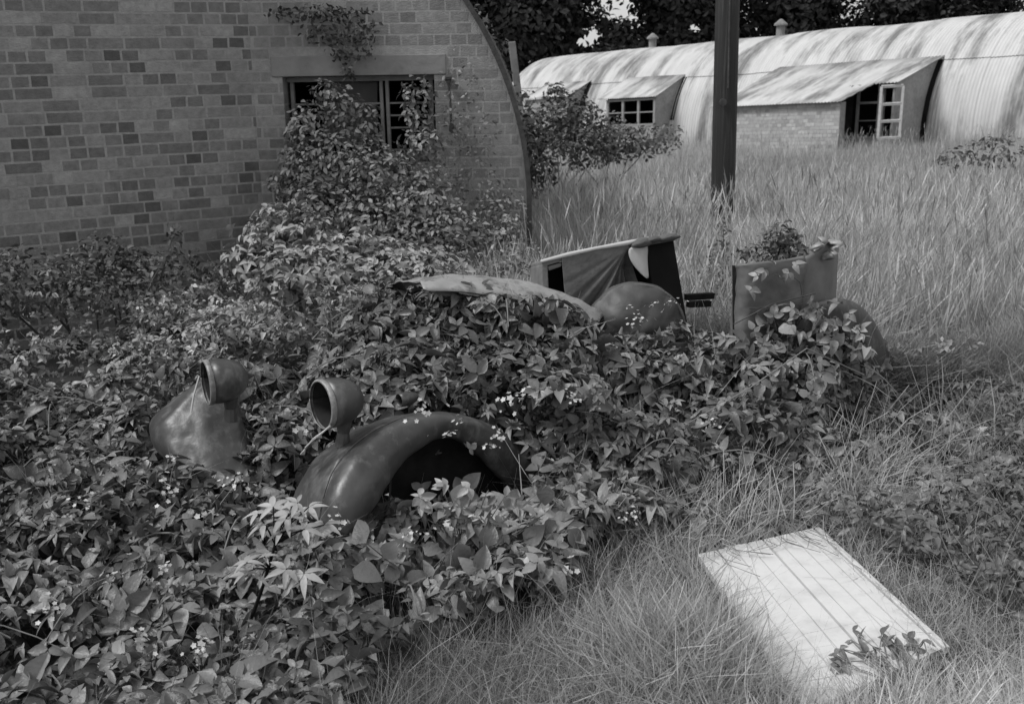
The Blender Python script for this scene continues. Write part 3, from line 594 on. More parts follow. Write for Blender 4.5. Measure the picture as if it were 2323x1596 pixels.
q.grid(G); q.build('rear_tail_panel', mat('faded_paint', .12, .2, .5, 8, .2), car, smooth=True, solid=.005)
cr = PY(1868, 565, 4.9); q = MB(); q.grid([[cr+np.array([(.055+.012*math.sin(5*t_))*math.cos(t_)+.01*math.sin(9*t_), .03*math.sin(t_*2), (.040+.010*math.cos(3*t_))*math.sin(t_)+.012*math.cos(t_)])+(1+.5*math.sin(4*t_))*np.array([.017*math.cos(f2)*math.cos(t_), .03*math.sin(f2), .014*math.cos(f2)*math.sin(t_)]) for f2 in np.linspace(0, 2*math.pi, 9)] for t_ in np.linspace(0, 2*math.pi, 34)]); q.build('crumpled_trim', M['palemetal'], car, smooth=True)
rp = [(1820, 700, 4.72), (1850, 685, 4.76), (1885, 682, 4.8), (1915, 695, 4.86), (1945, 725, 4.93), (1968, 765, 5.0), (1985, 810, 5.05), (2000, 865, 5.08)]
q = MB(); G = []
for X, Y, y in rp:
    p = PY(X, Y, y); cdir = nrm(p-PY(1890, 850, 4.8)); cdir[1] *= .3; G.append([p-np.array([.07, .05, .02])*1.0-cdir*.05, p-cdir*.012-np.array([.035, .03, 0]), p, p+np.array([.10, .12, 0])-cdir*.008, p+np.array([.16, .2, 0])-cdir*.05])
q.grid(G); q.build('rear_wing', M['paint'], car, smooth=True, solid=.004, sub=1)

# ------------------------------------------------------------------ bramble thicket over the car
ctrl = [(0, 640, 6.5), (0, 800, 5.3), (0, 1000, 4.1), (0, 1250, 3.2), (0, 1500, 2.6), (200, 635, 6.4), (200, 750, 5.6), (200, 850, 5.0), (200, 1000, 4.15), (200, 1150, 3.55), (200, 1300, 3.08), (200, 1500, 2.62),
        (400, 640, 6.6), (400, 720, 5.7), (400, 800, 5.0), (330, 900, 4.6), (560, 640, 6.6), (560, 690, 5.9), (560, 750, 5.3), (600, 800, 4.9), (620, 860, 4.5), (600, 960, 4.25), (640, 1050, 3.9), (420, 1120, 3.65), (560, 1150, 3.5), (560, 1300, 3.02), (480, 1480, 2.68),
        (700, 650, 6.0), (720, 720, 5.2), (750, 780, 4.7), (850, 610, 6.2), (950, 640, 5.4), (900, 690, 4.8), (900, 770, 4.4), (860, 850, 4.1), (980, 900, 3.95), (720, 1280, 3.0), (700, 1430, 2.72), (900, 1180, 3.32), (930, 1290, 3.1), (1050, 1250, 3.2),
        (1100, 690, 4.55), (1100, 780, 4.3), (1100, 880, 4.05), (1150, 950, 3.9), (1250, 740, 4.5), (1250, 850, 4.2), (1250, 950, 4.0), (1280, 1050, 3.85), (1230, 1180, 3.5), (1150, 1250, 3.3), (1330, 1150, 3.75),
        (1380, 790, 4.55), (1400, 880, 4.3), (1420, 980, 4.15), (1450, 1060, 4.0), (1550, 785, 4.65), (1560, 880, 4.4), (1580, 980, 4.25), (1620, 1080, 4.1), (1650, 800, 4.7), (1700, 860, 4.62), (1720, 950, 4.5), (1760, 1050, 4.3), (1800, 1130, 4.12),
        (1800, 760, 4.75), (1880, 850, 4.75), (1900, 950, 4.6), (1960, 930, 4.85), (2000, 1050, 4.5), (2080, 1100, 4.4), (1350, 730, 5.6), (1500, 700, 5.8), (1700, 720, 5.7), (1500, 1120, 3.85), (1650, 1140, 3.92), (1800, 1165, 3.95), (1950, 1170, 4.0), (1150, 640, 5.8)]
cp = np.array([PY(*c) for c in ctrl]); cp[:, 2] = np.maximum(cp[:, 2], .05)
poly = [(-5.5, 2.0), (-.42, 2.0), (-.40, 2.75), (-.1, 3.0), (.12, 3.1), (.2, 3.35), (.42, 3.58), (.82, 3.68), (1.2, 3.70), (1.7, 3.8), (2.15, 4.15), (2.15, 5.0), (1.9, 5.3), (1.4, 5.4), (.6, 5.3), (.2, 5.7), (.05, 6.9), (-1.3, 7.3), (-5.5, 5.2)]
def Hh_(x, y):
    d2 = (x[:, None]-cp[None, :, 0])**2+(y[:, None]-cp[None, :, 1])**2; wv = 1/(d2+.012)**2.2; return (wv*cp[None, :, 2]).sum(1)/wv.sum(1)
NB = 34000
bx_ = rng.uniform(-5.5, 2.2, NB*5); by_ = 2.0+(7.4-2.0)*rng.random(NB*5)**1.0
k = inpoly(bx_, by_, poly) & (bx_ > -(.62*by_+.3)) & (rng.random(NB*5) < np.clip((4.4/by_)**1.6, .25, 1.4)); bx_, by_ = bx_[k][:NB], by_[k][:NB]
pn_ = vnoise(bx_, by_, 3.0, 77)*.6+vnoise(bx_, by_, 7.5, 78)*.4; k = rng.random(len(bx_)) < np.clip((pn_-.22)*2.6, .12, 1); bx_, by_ = bx_[k], by_[k]
h = Hh_(bx_, by_); e = .05; hx = (Hh_(bx_+e, by_)-h)/e; hy = (Hh_(bx_, by_+e)-h)/e
lump = (vnoise(bx_, by_, 3.0, 77)-.5)*.24+(vnoise(bx_, by_, 7.5, 78)-.5)*.16
depth = rng.random(len(bx_)); dz_ = np.where(depth < .6, -rng.random(len(bx_))*.05, -rng.random(len(bx_))**.7*np.maximum(.1, h)*.9)
z = np.maximum(.03, h+lump*np.clip(h*3, .2, 1)+dz_)
P = np.stack([bx_, by_, z], -1); Nn = np.stack([-np.clip(hx, -2, 2), -np.clip(hy, -2, 2)*1., np.full(len(h), 1.1)], -1)+rng.normal(size=(len(h), 3))*[.65, .65, .35]
Nn[:, 1] -= .25
CL = [EL(*a) for a in [(1460, 1045, 4.0, .28, .1, .18), (1580, 1070, 4.05, .28, .11, .18), (1700, 1100, 4.05, .28, .10, .16), (1820, 1110, 4.1, .26, .1, .16), (1930, 1070, 4.3, .26, .12, .18), (2010, 990, 4.6, .2, .12, .15), (1400, 990, 4.05, .25, .1, .18), (1990, 1130, 4.2, .22, .08, .14), (1390, 745, 4.6, .06, .05, .05), (1530, 745, 4.62, .06, .05, .05), (1460, 755, 4.58, .1, .025, .05), (1080, 735, 4.45, .3, .09, .2), (1000, 700, 4.55, .25, .08, .2), (1200, 760, 4.4, .3, .10, .2), (1290, 800, 4.4, .22, .09, .2), (1150, 830, 4.2, .35, .1, .2), (1000, 820, 4.25, .3, .1, .2), (900, 740, 4.6, .25, .1, .2), (820, 690, 5.0, .3, .1, .2),
      (1380, 830, 4.45, .2, .07, .15), (1480, 825, 4.5, .2, .06, .15), (1570, 815, 4.55, .2, .06, .15), (1640, 800, 4.6, .12, .1, .1), (1720, 860, 4.55, .14, .12, .12), (1800, 900, 4.55, .2, .16, .15), (1880, 900, 4.65, .14, .14, .12), (1780, 780, 4.66, .1, .1, .06), (1850, 800, 4.7, .12, .12, .06), (1650, 950, 4.3, .3, .1, .2), (1780, 1010, 4.35, .3, .1, .2), (1950, 980, 4.65, .2, .1, .15), (1900, 800, 4.74, .1, .1, .06), (1925, 850, 4.8, .12, .12, .06), (1830, 850, 4.6, .15, .12, .1), (1860, 730, 4.7, .08, .07, .05), (1940, 790, 4.84, .08, .1, .05), (1975, 860, 4.95, .09, .1, .06), (1770, 720, 4.66, .07, .05, .05), (1030, 660, 4.42, .12, .04, .08), (1100, 690, 4.36, .2, .05, .06), (1180, 700, 4.36, .2, .05, .06), (1260, 715, 4.42, .14, .05, .06), (1160, 700, 4.38, .16, .05, .08), (1290, 740, 4.5, .14, .06, .1), (1420, 772, 4.58, .18, .035, .1), (1960, 880, 4.9, .1, .1, .08),
      (1290, 900, 4.0, .2, .1, .12), (1250, 1100, 3.7, .16, .1, .1), (620, 760, 5.0, .3, .12, .2), (620, 870, 4.45, .12, .1, .1), (600, 960, 4.1, .1, .1, .1), (640, 1040, 3.85, .1, .1, .1), (400, 1085, 3.68, .14, .06, .1), (500, 1125, 3.62, .14, .05, .1), (300, 1130, 3.6, .2, .08, .15), (180, 1200, 3.4, .25, .09, .15), (450, 1180, 3.35, .2, .06, .12), (840, 880, 4.1, .1, .08, .1)]]
Pc, Nc = clump_pts(CL, 620, .5, .5); P = np.concatenate([P, Pc]); Nn = np.concatenate([Nn, Nc])
px, py = proj(P)
def keepout(P, px, py, polys):
    k = np.ones(len(P), bool)
    for poly_, ymax in polys: k &= ~(inpoly(px, py, poly_) & (P[:, 1] < ymax))
    return k
POLYS = [([(500, 1280), (540, 1140), (640, 1100), (780, 1150), (740, 1260), (720, 1350), (600, 1400), (500, 1330)], 2.78),
         ([(690, 1120), (770, 1010), (850, 950), (960, 925), (1110, 940), (1185, 985), (1222, 1050), (1215, 1120), (1160, 1100), (1080, 1010), (1000, 1000), (930, 1060), (880, 1130), (850, 1200), (800, 1215), (740, 1180)], 3.95),
         ([(935, 1060), (1030, 1010), (1110, 1040), (1200, 1110), (1180, 1155), (1060, 1115), (970, 1110)], 4.4),
         ([(322, 1000), (345, 910), (440, 850), (445, 800), (540, 800), (548, 880), (530, 960), (552, 1060), (480, 1085), (430, 1050), (390, 1010), (350, 1000)], 4.6),
         ([(680, 870), (750, 845), (815, 890), (810, 960), (760, 1000), (690, 1045), (668, 1040), (690, 950)], 3.9),
         ([(890, 890), (930, 890), (930, 930), (890, 930)], 4.0),
         ([(1020, 640), (1040, 618), (1130, 615), (1260, 640), (1330, 668), (1300, 682), (1250, 672), (1190, 655), (1120, 643), (1060, 638)], 5.6),
         ([(1215, 640), (1215, 570), (1540, 510), (1575, 730), (1520, 740), (1480, 765), (1360, 755), (1350, 700), (1300, 665)], 5.6),
         ([(1655, 590), (1760, 575), (1910, 530), (1910, 670), (1800, 700), (1740, 680), (1690, 730), (1655, 740)], 5.1)]
k = keepout(P, px, py, POLYS); P, Nn = P[k], Nn[k]
n = len(P); size = np.where(P[:, 1] < 4.8, .046, .034)*np.exp(rng.normal(0, .38, n)).clip(.4, 2); size = np.where(P[:, 1] > 5.2, size*.8, size)
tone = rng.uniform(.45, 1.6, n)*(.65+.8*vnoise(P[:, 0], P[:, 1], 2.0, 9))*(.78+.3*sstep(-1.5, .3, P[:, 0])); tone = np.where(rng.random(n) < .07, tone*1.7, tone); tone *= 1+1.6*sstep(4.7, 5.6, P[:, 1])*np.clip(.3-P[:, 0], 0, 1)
MIX = TRI+TRI[:5]+[palm(31, 5, .5), palm(32, 5, .42), leafT(.7, .3, .5), leafT(.3, .3, .6), leafT(.85, .15, .3)]
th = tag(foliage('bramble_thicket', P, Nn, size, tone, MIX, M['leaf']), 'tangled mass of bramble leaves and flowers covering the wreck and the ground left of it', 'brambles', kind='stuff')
# arching canes
b = MB()
for i in range(130):
    j = rng.integers(0, len(P)); p = P[j]; a = rng.uniform(0, 2*math.pi); L_ = rng.uniform(.15, .4); d = np.array([math.cos(a), math.sin(a)*.7, 0])
    qs = [p+d*L_*(t_-.5)*1.6+np.array([0, 0, .09*(1-(2*t_-1)**2)-.04]) for t_ in np.linspace(0, 1, 7)]
    X_, Y_ = proj(np.array(qs))
    if keepout(np.array(qs), X_, Y_, POLYS).all(): b.tube(qs, rng.uniform(.0016, .0032), 5)
b.tube([PY(X, Y, y) for X, Y, y in ((1400, 1085, 3.78), (1470, 1105, 3.74), (1530, 1145, 3.7), (1590, 1195, 3.65))], .004, 6)
b.tube([PY(X, Y, y) for X, Y, y in ((1960, 850, 4.5), (1830, 790, 4.4), (1700, 880, 4.3), (1560, 960, 4.2))], .003, 6)
I_ = rng.choice(len(P), 3400, replace=False); q0_ = P[I_]-[0, 0, .05]; qa, qb = proj(q0_+[0, 0, .16]); qa2, qb2 = proj(q0_); kk = keepout(q0_, qa, qb, POLYS) & keepout(q0_, qa2, qb2, POLYS); q0_ = q0_[kk]
BL0 = [(lambda ts, bd: (np.array([v_ for t_ in ts for v_ in ((-.006*(1-t_)-.001, bd*t_*t_, t_*(1-.25*bd*t_)), (.006*(1-t_)+.001, bd*t_*t_, t_*(1-.25*bd*t_)))]), np.array([(2*i, 2*i+1, 2*i+3, 2*i+2) for i in range(3)])))(np.linspace(0, 1, 4), bd) for bd in (.3, .7, 1.1)]
nn_ = len(q0_); V, Q_, Tn = scatter(q0_, np.stack([rng.normal(size=nn_)*.5, rng.normal(size=nn_)*.5, np.ones(nn_)], -1), rng.uniform(.1, .26, nn_), rng.uniform(.5, 1.3, nn_)*(.7+.5*sstep(-.5, .8, q0_[:, 0])), BL0)
tag(arr('grass_blades', V, Q_, M['grass'], th, Tn), kind='stuff')
o = b.build('canes', M['stem'], th); tag(o, kind='stuff')
# blossoms: small clusters, one mesh shared by copies
def flower_mesh(kf, seed):
    rn = np.random.default_rng(seed); P = rn.normal(size=(kf, 3))*[.022, .022, .016]; N_ = P*12+[0, -.3, .8]+rn.normal(size=(kf, 3))*.3
    V, Q = [], []; pet = leafT(.95, .05, -.15, 2); five = combo([(rotz(pet[0], i*2*math.pi/5), pet[1]) for i in range(5)])
    V, Q, T = scatter(P, N_, rn.uniform(.004, .011, kf), rn.uniform(.55, 1.15, kf), [five]); me_o = arr('flower_cluster', V, Q, M['flower'], th, T); return me_o
spots = [(400, 1040, 3.75), (370, 1080, 3.68), (380, 1110, 3.62), (480, 1170, 3.45), (565, 1105, 3.6), (205, 1140, 3.6), (365, 1290, 3.1), (245, 1310, 3.1), (120, 1370, 2.95), (95, 1380, 2.95), (335, 1430, 2.75), (310, 1450, 2.72), (470, 1460, 2.72), (460, 1480, 2.7), (765, 1180, 3.2), (230, 960, 4.3), (300, 935, 4.45), (960, 925, 3.7), (1015, 985, 3.55), (1040, 955, 3.6), (1130, 985, 3.6), (1105, 1010, 3.55),
         (1430, 695, 4.6), (1450, 720, 4.58), (1480, 690, 4.6), (1445, 735, 4.55), (1525, 690, 4.65), (1310, 905, 3.95), (1350, 925, 3.95), (1290, 895, 4.0), (1170, 905, 3.95), (1415, 1170, 3.6), (1440, 1165, 3.6), (1080, 1170, 3.2), (1020, 1190, 3.15), (940, 1215, 3.1), (1280, 1290, 3.25), (1285, 1280, 3.3), (1620, 960, 4.15), (690, 970, 3.9), (250, 720, 5.5), (290, 690, 5.8), (330, 700, 5.6), (180, 700, 5.8), (1000, 560+50, 5.8), (820, 570, 6.2), (910, 590, 6.0), (1190, 900, 3.95), (1240, 1040, 3.75), (700, 1170, 3.3), (540, 1095, 3.6)]
fm = [flower_mesh(11, 1), flower_mesh(6, 2), flower_mesh(15, 3)]
for o in fm: o.location = (0, 0, 0)
pi_ = fm[0].matrix_parent_inverse.copy()
for i, s in enumerate(spots):
    if i < 3: o = fm[i]
    else: o = fm[i % 3].copy(); col.objects.link(o); o.parent = th
    o.location = [float(c) for c in PY(s[0], s[1], s[2]*(.965 if s[1] > 880 else .99))]; o.rotation_euler = (random.uniform(-.4, .4), random.uniform(-.4, .4), random.uniform(0, 6)); sc_ = random.uniform(.8, 1.5); o.scale = (sc_,)*3

# ------------------------------------------------------------------ plants that stand out
def PYs(l, y): return [PY(X, Y, y) for X, Y in l]
t = empty('pale_sprig', PY(576, 1386, 2.75), 'pale fan-leaved young shoot standing in front of the near front wing', 'plant')
b = MB(); st = PYs([(570, 1400), (576, 1386), (593, 1338), (608, 1290), (624, 1235), (655, 1190), (668, 1170)], 2.75); b.tube(st, [.006, .006, .0055, .005, .0045, .003, .002], 7)
heads = [(655, 1165, .075), (620, 1150, .06), (700, 1150, .06), (600, 1190, .06), (640, 1205, .055), (690, 1200, .065), (735, 1190, .07), (675, 1140, .05), (585, 1165, .05), (560, 1275, .06), (600, 1262, .045), (650, 1290, .06), (555, 1300, .05), (690, 1300, .07), (590, 1315, .04)]
for X, Y, s in heads: b.tube([st[4] if Y < 1240 else st[3], (PY(X, Y, 2.72)+(st[4] if Y < 1240 else st[3]))/2+[0, 0, .01], PY(X, Y, 2.72)], .002, 5)
b.build('stem', M['pale'], t, smooth=True)
P = np.array([PY(X, Y, 2.72+random.uniform(-.05, .05)) for X, Y, s in heads]); S = np.array([s for _, _, s in heads])
foliage('leaves', P, np.array([[random.uniform(-.4, .4), -.35+random.uniform(-.3, .3), 1] for _ in heads]), S*1.0, rng.uniform(.75, 1.0, len(heads)), PALM, M['pale'], t)
# broad leaves below the wing and beside the rear panel
def plant(name, label, root, pts, size, temps, m, tone=1., nrmv=(0, -.6, .8), jit=.4, stems=True):
    t = empty(name, root, label, 'plant'); P = np.array(pts); n = len(P); b = MB()
    for p in (P if stems else P[:0]): b.tube([root, (root+p)/2+rng.normal(size=3)*.02, p], .0018, 5)
    if stems: b.build('stems', M['stem'], t)
    foliage('leaves', P, np.array(nrmv)+rng.normal(size=(n, 3))*jit, size*rng.uniform(.7, 1.25, n), tone*rng.uniform(.7, 1.25, n), temps, m, t); return t
bl = [(830, 1230), (870, 1265), (800, 1290), (840, 1310), (890, 1320), (1010, 1260), (1000, 1290), (1060, 1285), (1040, 1230), (960, 1240), (1190, 1230), (1210, 1260), (1240, 1100), (1260, 1180), (1290, 1200), (740, 1310), (770, 1330), (1105, 1240), (1140, 1260)]
plant('broad_leaved_bindweed', 'large round serrated leaves hanging below the near front wing', PZ(960, 1330, .02), [PY(X, Y, 3.05+.0006*(X-800)) for X, Y in bl], .085, ROUND, M['leaf'], .9, (0, -.9, .5), .3)
bl = [(X, Y) for X, Y in zip(rng.normal(1060, 75, 50), rng.normal(1172, 36, 50))]
plant('bramble_shoot', 'cluster of pale bramble leaves growing out of the empty wheel arch', PZ(1050, 1300, .02), [PY(X, Y, 3.3) for X, Y in bl], .05, TRI, M['leaf'], 1.9)
rl = [(float(a_), float(b_)) for a_, b_ in zip(rng.uniform(1690, 1900, 34), 640+230*rng.random(34)**.6)]+[(1900, 690), (1925, 710), (1950, 745), (1965, 790), (1940, 800), (1910, 740), (1735, 612), (1790, 618), (1760, 600), (1720, 625), (1800, 600), (1770, 630), (1850, 700), (1830, 770), (1860, 790), (1900, 740), (1780, 880), (1830, 850), (1890, 740), (1740, 780), (1800, 700), (1850, 705), (1700, 660), (1830, 840), (1870, 730)]
plant('trailing_bramble', 'bramble shoot with broad leaves trailing over the rear quarter panel', PY(1760, 760, 4.65), [PY(X, Y, 4.60) for X, Y in rl], .06, TRI+ROUND, M['leaf'], 1.7, (0, -.7, .6), .4, False)
b = MB(); b.tube(PYs([(1790, 620), (1815, 640), (1822, 690), (1700, 700)], 4.66), .003, 5); b.tube(PYs([(1665, 735), (1750, 690), (1850, 665)], 4.64), .003, 5)
tag(b.build('bare_cane', M['steel']), 'dark bare cane looping across the rear quarter panel', 'cane')
# spire of willowherb left of centre
t = empty('willowherb', PY(745, 830, 4.5), 'slender upright weed with narrow leaves rising left of the bonnet', 'plant'); b = MB(); st = PYs([(748, 850), (742, 760), (738, 680), (730, 605)], 4.5); b.tube(st, [.004, .003, .0025, .001], 5); b.build('stem', M['stem'], t)
P = np.array([PY(745-16*(1-v), 850-245*v, 4.5) for v in np.linspace(.1, 1, 46)]); hd = rng.normal(size=(46, 3)); hd[:, 2] = .5; foliage('leaves', P, np.array([0, -.3, 1])+rng.normal(size=(46, 3))*.3, .075*np.linspace(1.1, .35, 46), rng.uniform(.8, 1.5, 46), [leafT(.2, .2, .3, 4)], M['leaf'], t, hd)
# bush filling the gable window
ells = [EL(700, 300, 7.25, .16, .22, .12), EL(760, 380, 7.15, .3, .25, .2), EL(700, 420, 7.1, .25, .25, .2), EL(860, 400, 7.1, .3, .22, .22), EL(770, 250, 7.3, .16, .16, .1), EL(830, 290, 7.3, .12, .18, .1), EL(950, 250, 7.35, .12, .25, .08), EL(960, 330, 7.2, .16, .12, .12), EL(850, 500, 6.95, .35, .25, .25), EL(960, 470, 7.0, .25, .25, .25), EL(1030, 540, 6.85, .22, .25, .2), EL(720, 500, 6.9, .3, .22, .22), EL(940, 560, 6.8, .3, .22, .22), EL(690, 370, 7.15, .15, .3, .1), EL(740, 205, 7.3, .1, .08, .08)]
shrub('window_bush', 'dense small-leaved bush growing up through the gable window', 'bush', ells, 1250, .042, 1.6, up=.5)
shrub('hanging_ivy', 'dark ivy trailing down over the concrete lintel', 'ivy', [EL(770, 60, 7.42, .28, .12, .05), EL(800, 110, 7.44, .16, .1, .04), EL(790, 160, 7.44, .05, .08, .03), EL(700, 30, 7.42, .3, .06, .05)], 1100, .036, .5, trunk=False)
shrub('gable_creeper', 'sparse pale creeper on the brick gable right of the window', 'creeper', [EL(1050, 220, 7.4, .16, .28, .05), EL(1010, 330, 7.4, .14, .3, .05), EL(1090, 420, 7.35, .2, .2, .08), EL(1130, 500, 7.3, .16, .22, .1), EL(1080, 300, 7.42, .18, .15, .04)], 420, .034, 2.0, trunk=False)
shrub('wall_foot_weeds', 'dark weeds growing against the foot of the brick annex', 'weeds', [EL(230, 590, 6.1, .2, .16), EL(330, 610, 6.2, .3, .14), EL(520, 620, 6.5, .2, .1), EL(30, 640, 5.6, .35, .2), EL(130, 665, 5.5, .35, .14), EL(260, 660, 5.8, .35, .12), EL(-60, 660, 5.3, .3, .2), EL(400, 560, 6.5, .05, .22), EL(290, 600, 6.2, .2, .1), EL(450, 600, 6.6, .06, .1), EL(130, 620, 5.9, .25, .1)], 700, .04, .8)
# leafy bank just left of and behind the thicket
shrub('elder_bush', 'broad pale-leaved bush between the annex corner and the thicket', 'bush', [EL(660, 540, 6.3, .3, .2), EL(600, 590, 6.2, .25, .14), EL(800, 590, 6.0, .4, .16), EL(930, 610, 5.8, .35, .1), EL(720, 620, 5.8, .4, .16)], 420, .055, 2.3, temps=TRI[:3], up=.8)
shrub('gable_foot_weeds', 'pale feathery weeds banked against the foot of the gable under the arch edge', 'weeds', [EL(1160, 480, 7.3, .12, .14, .08), EL(1070, 570, 6.9, .25, .2, .15), EL(1150, 560, 7.1, .18, .26, .12), EL(1120, 500, 7.25, .2, .18, .1), EL(1010, 600, 6.6, .3, .14, .15), EL(1180, 600, 6.7, .2, .16, .15)], 750, .034, 1.9, up=.7)
# bushes beyond
shrub('dark_shrub', 'dark rounded shrub in front of the left end of the corrugated hut', 'shrub', [EL(1250, 290, 17, .6, .42, .6), EL(1330, 330, 16, .55, .35), EL(1200, 330, 15, .35, .5), EL(1262, 215, 18, .22, .22), EL(1390, 320, 17, .5, .3), EL(1210, 400, 13, .3, .3), EL(1180, 340, 12.5, .3, .35), EL(1300, 270, 17, .5, .4)], 300, .08, .5)
shrub('scrub_bush', 'low scrubby bush by the hut dormer window', 'shrub', [EL(1440, 320, 17, .6, .25), EL(1500, 310, 17.5, .4, .25), EL(1370, 290, 17.5, .4, .3), EL(1180, 250, 14, .25, .3)], 150, .08, 1.1)
shrub('side_shrub', 'small dark shrub in front of the corrugated hut near the right edge', 'shrub', [EL(2165, 358, 14, .25, .14), EL(2260, 345, 14, .4, .22)], 220, .07, .8)
shrub('rear_shrub', 'leafy sapling rising just right of the gable arch', 'shrub', [EL(1090, 110, 11, .22, .3), EL(1120, 170, 11, .16, .35), EL(1060, 60, 11, .25, .25), EL(1130, 100, 11.5, .12, .12), EL(1140, 230, 11.5, .12, .2)], 330, .06, .8)
shrub('tail_weed', 'bushy weed sprouting above the rear quarter panel', 'weed', [EL(1770, 540, 4.95, .1, .07), EL(1730, 575, 4.9, .12, .04), EL(1790, 570, 4.95, .09, .05), EL(1820, 590, 4.95, .06, .05)], 2600, .032, .85)
shrub('pole_weed', 'spindly seeding weed at the foot of the pole', 'weed', [EL(1635, 570, 6.5, .07, .09), EL(1640, 530, 6.5, .035, .1), EL(1620, 610, 6.4, .09, .12), EL(1640, 660, 5.9, .1, .16), EL(1600, 740, 5.5, .14, .1)], 1100, .03, 1.7)

# ------------------------------------------------------------------ trees beyond the hut
def tree(x, y, hgt, wd, label, tone=1., seed=0, low=0.5, gaps=()):
    b0 = np.array([x, y, gp(x, y)]); t = empty('tree', b0, label, 'tree', 'dark trees beyond the huts'); rn = np.random.default_rng(seed)
    b = MB(); b.tube([b0-[0, 0, .2], b0+[rn.normal()*.2, 0, hgt*.4], b0+[rn.normal()*.3, 0, hgt*.9]], [.28, .2, .05], 10); es = []
    for k in range(22):
        a = rn.uniform(0, 6.28); z = rn.uniform(low, hgt); rr = wd*(1-.6*z/hgt)*rn.uniform(.2, .75); c = b0+[rr*math.cos(a), rr*math.sin(a), z]
        es.append((*c, wd*rn.uniform(.3, .5), wd*.4, hgt*rn.uniform(.09, .16))); b.tube([b0+[0, 0, z*.7], (b0+[0, 0, z*.8]+c)/2, c], [.07, .05, .015], 6)
    b.build('trunk', M['bark'], t)
    P, Nn = clump_pts(es, 60, .6, .3); n = len(P)
    if gaps:
        gx, gy = proj(P); k = np.ones(n, bool)
        for X, Y, rx, ry in gaps: k &= (((gx-X)/rx)**2+((gy-Y)/ry)**2 > rng.random(n)*1.0+.25)
        P, Nn = P[k], Nn[k]; n = len(P)
    foliage('crown', P, Nn, rng.uniform(.14, .34, n), tone*rng.uniform(.5, 1.4, n), LEAF, M['tree'], t)
GAP = [(1345, 85, 34, 32), (1318, 100, 22, 14), (1578, 62, 26, 20)]
specs = [(-4.5, 37, 10, 3.6), (2.2, 41, 11, 3.4), (6.8, 43, 12, 3.6), (-2, 45, 11, 3.6), (11.5, 44, 12, 3.4), (16, 42, 12, 3.8), (21, 40, 11, 3.8), (26, 37, 11, 3.8), (-6, 40, 11, 4), (9, 50, 13, 4.5), (19, 50, 13, 4.5), (0.5, 52, 13, 4.5), (31, 33, 11, 4)]
lbs = ['dark tree whose crown shows just right of the gable arch', 'dark tree over the left end of the corrugated hut', 'dark tree behind the ridge right of the bright sky gap', 'dark tree far behind the gable hut', 'dark tree left of the pole above the hut ridge', 'dark tree just right of the pole above the ridge', 'dark tree behind the second ridge vent', 'dark tree over the right part of the hut roof', 'dark tree hidden mostly by the brick gable', 'taller dark tree in the second row left of the pole', 'taller dark tree in the second row right of the pole', 'taller dark tree in the second row over the hut end', 'dark tree at the right edge beyond the roof']
for i, s in enumerate(specs): tree(*s, lbs[i], 1., i+5, gaps=GAP if i != 0 else ())

# ------------------------------------------------------------------ grass
def blade(n=3, bend=.35, w_=.03, seed=0):
    ts = np.linspace(0, 1, n+1); V = []
    for t_ in ts: wv = w_*(1-t_**1.5)*.5+.0015; V += [(-wv, bend*t_**2, t_*(1-.25*bend*t_)), (wv, bend*t_**2, t_*(1-.25*bend*t_))]
    return np.array(V), np.array([(2*i, 2*i+1, 2*i+3, 2*i+2) for i in range(n)])
def stalk():
    V, Q = blade(3, .18, .012); hs = [(0, .18*.8, .80), (.022, .16, .88), (0, .2, 1.02), (-.022, .16, .88), (0, .13, .80), (0, .20, .88)]
    H1 = np.array([(0, .12, .84), (.005, .15, .9), (0, .2, 1.0), (-.005, .15, .9)]); return combo([(V, Q), (H1, np.array([[0, 1, 2, 3]])), (H1[:, [1, 0, 2]]*[1, 1, 1]+[-.15, .15, 0], np.array([[0, 1, 2, 3]]))])
BL = [blade(3, b_, w_) for b_, w_ in ((.15, .008), (.4, .0075), (.7, .008), (1.0, .0075))]
def upright(P, lean, S, T, temps):
    n = len(P); a = rng.uniform(0, 2*math.pi, n); Nn = np.stack([rng.normal(size=n)*lean, rng.normal(size=n)*lean, np.ones(n)], -1); hd = np.stack([np.cos(a), np.sin(a), np.zeros(n)], -1); return scatter(P, Nn, S, T, temps, hd)
SH = [PZ(1583, 1254, .05), PZ(1843, 1195, .05), PZ(2111, 1444, .05), PZ(1761, 1509, .05)]
def in_sheet(x, y, gr=0.):
    c = np.mean([s[:2] for s in SHX], 0); pl = [tuple(c+(np.array(s[:2])-c)*(1+gr)) for s in SHX]; return inpoly(x, y, pl)
dL = nrm(SH[3]-SH[0]); dR = nrm(SH[2]-SH[1]); SHX = [SH[0], SH[1], SH[2]+dR*.06, SH[3]+dL*.22]
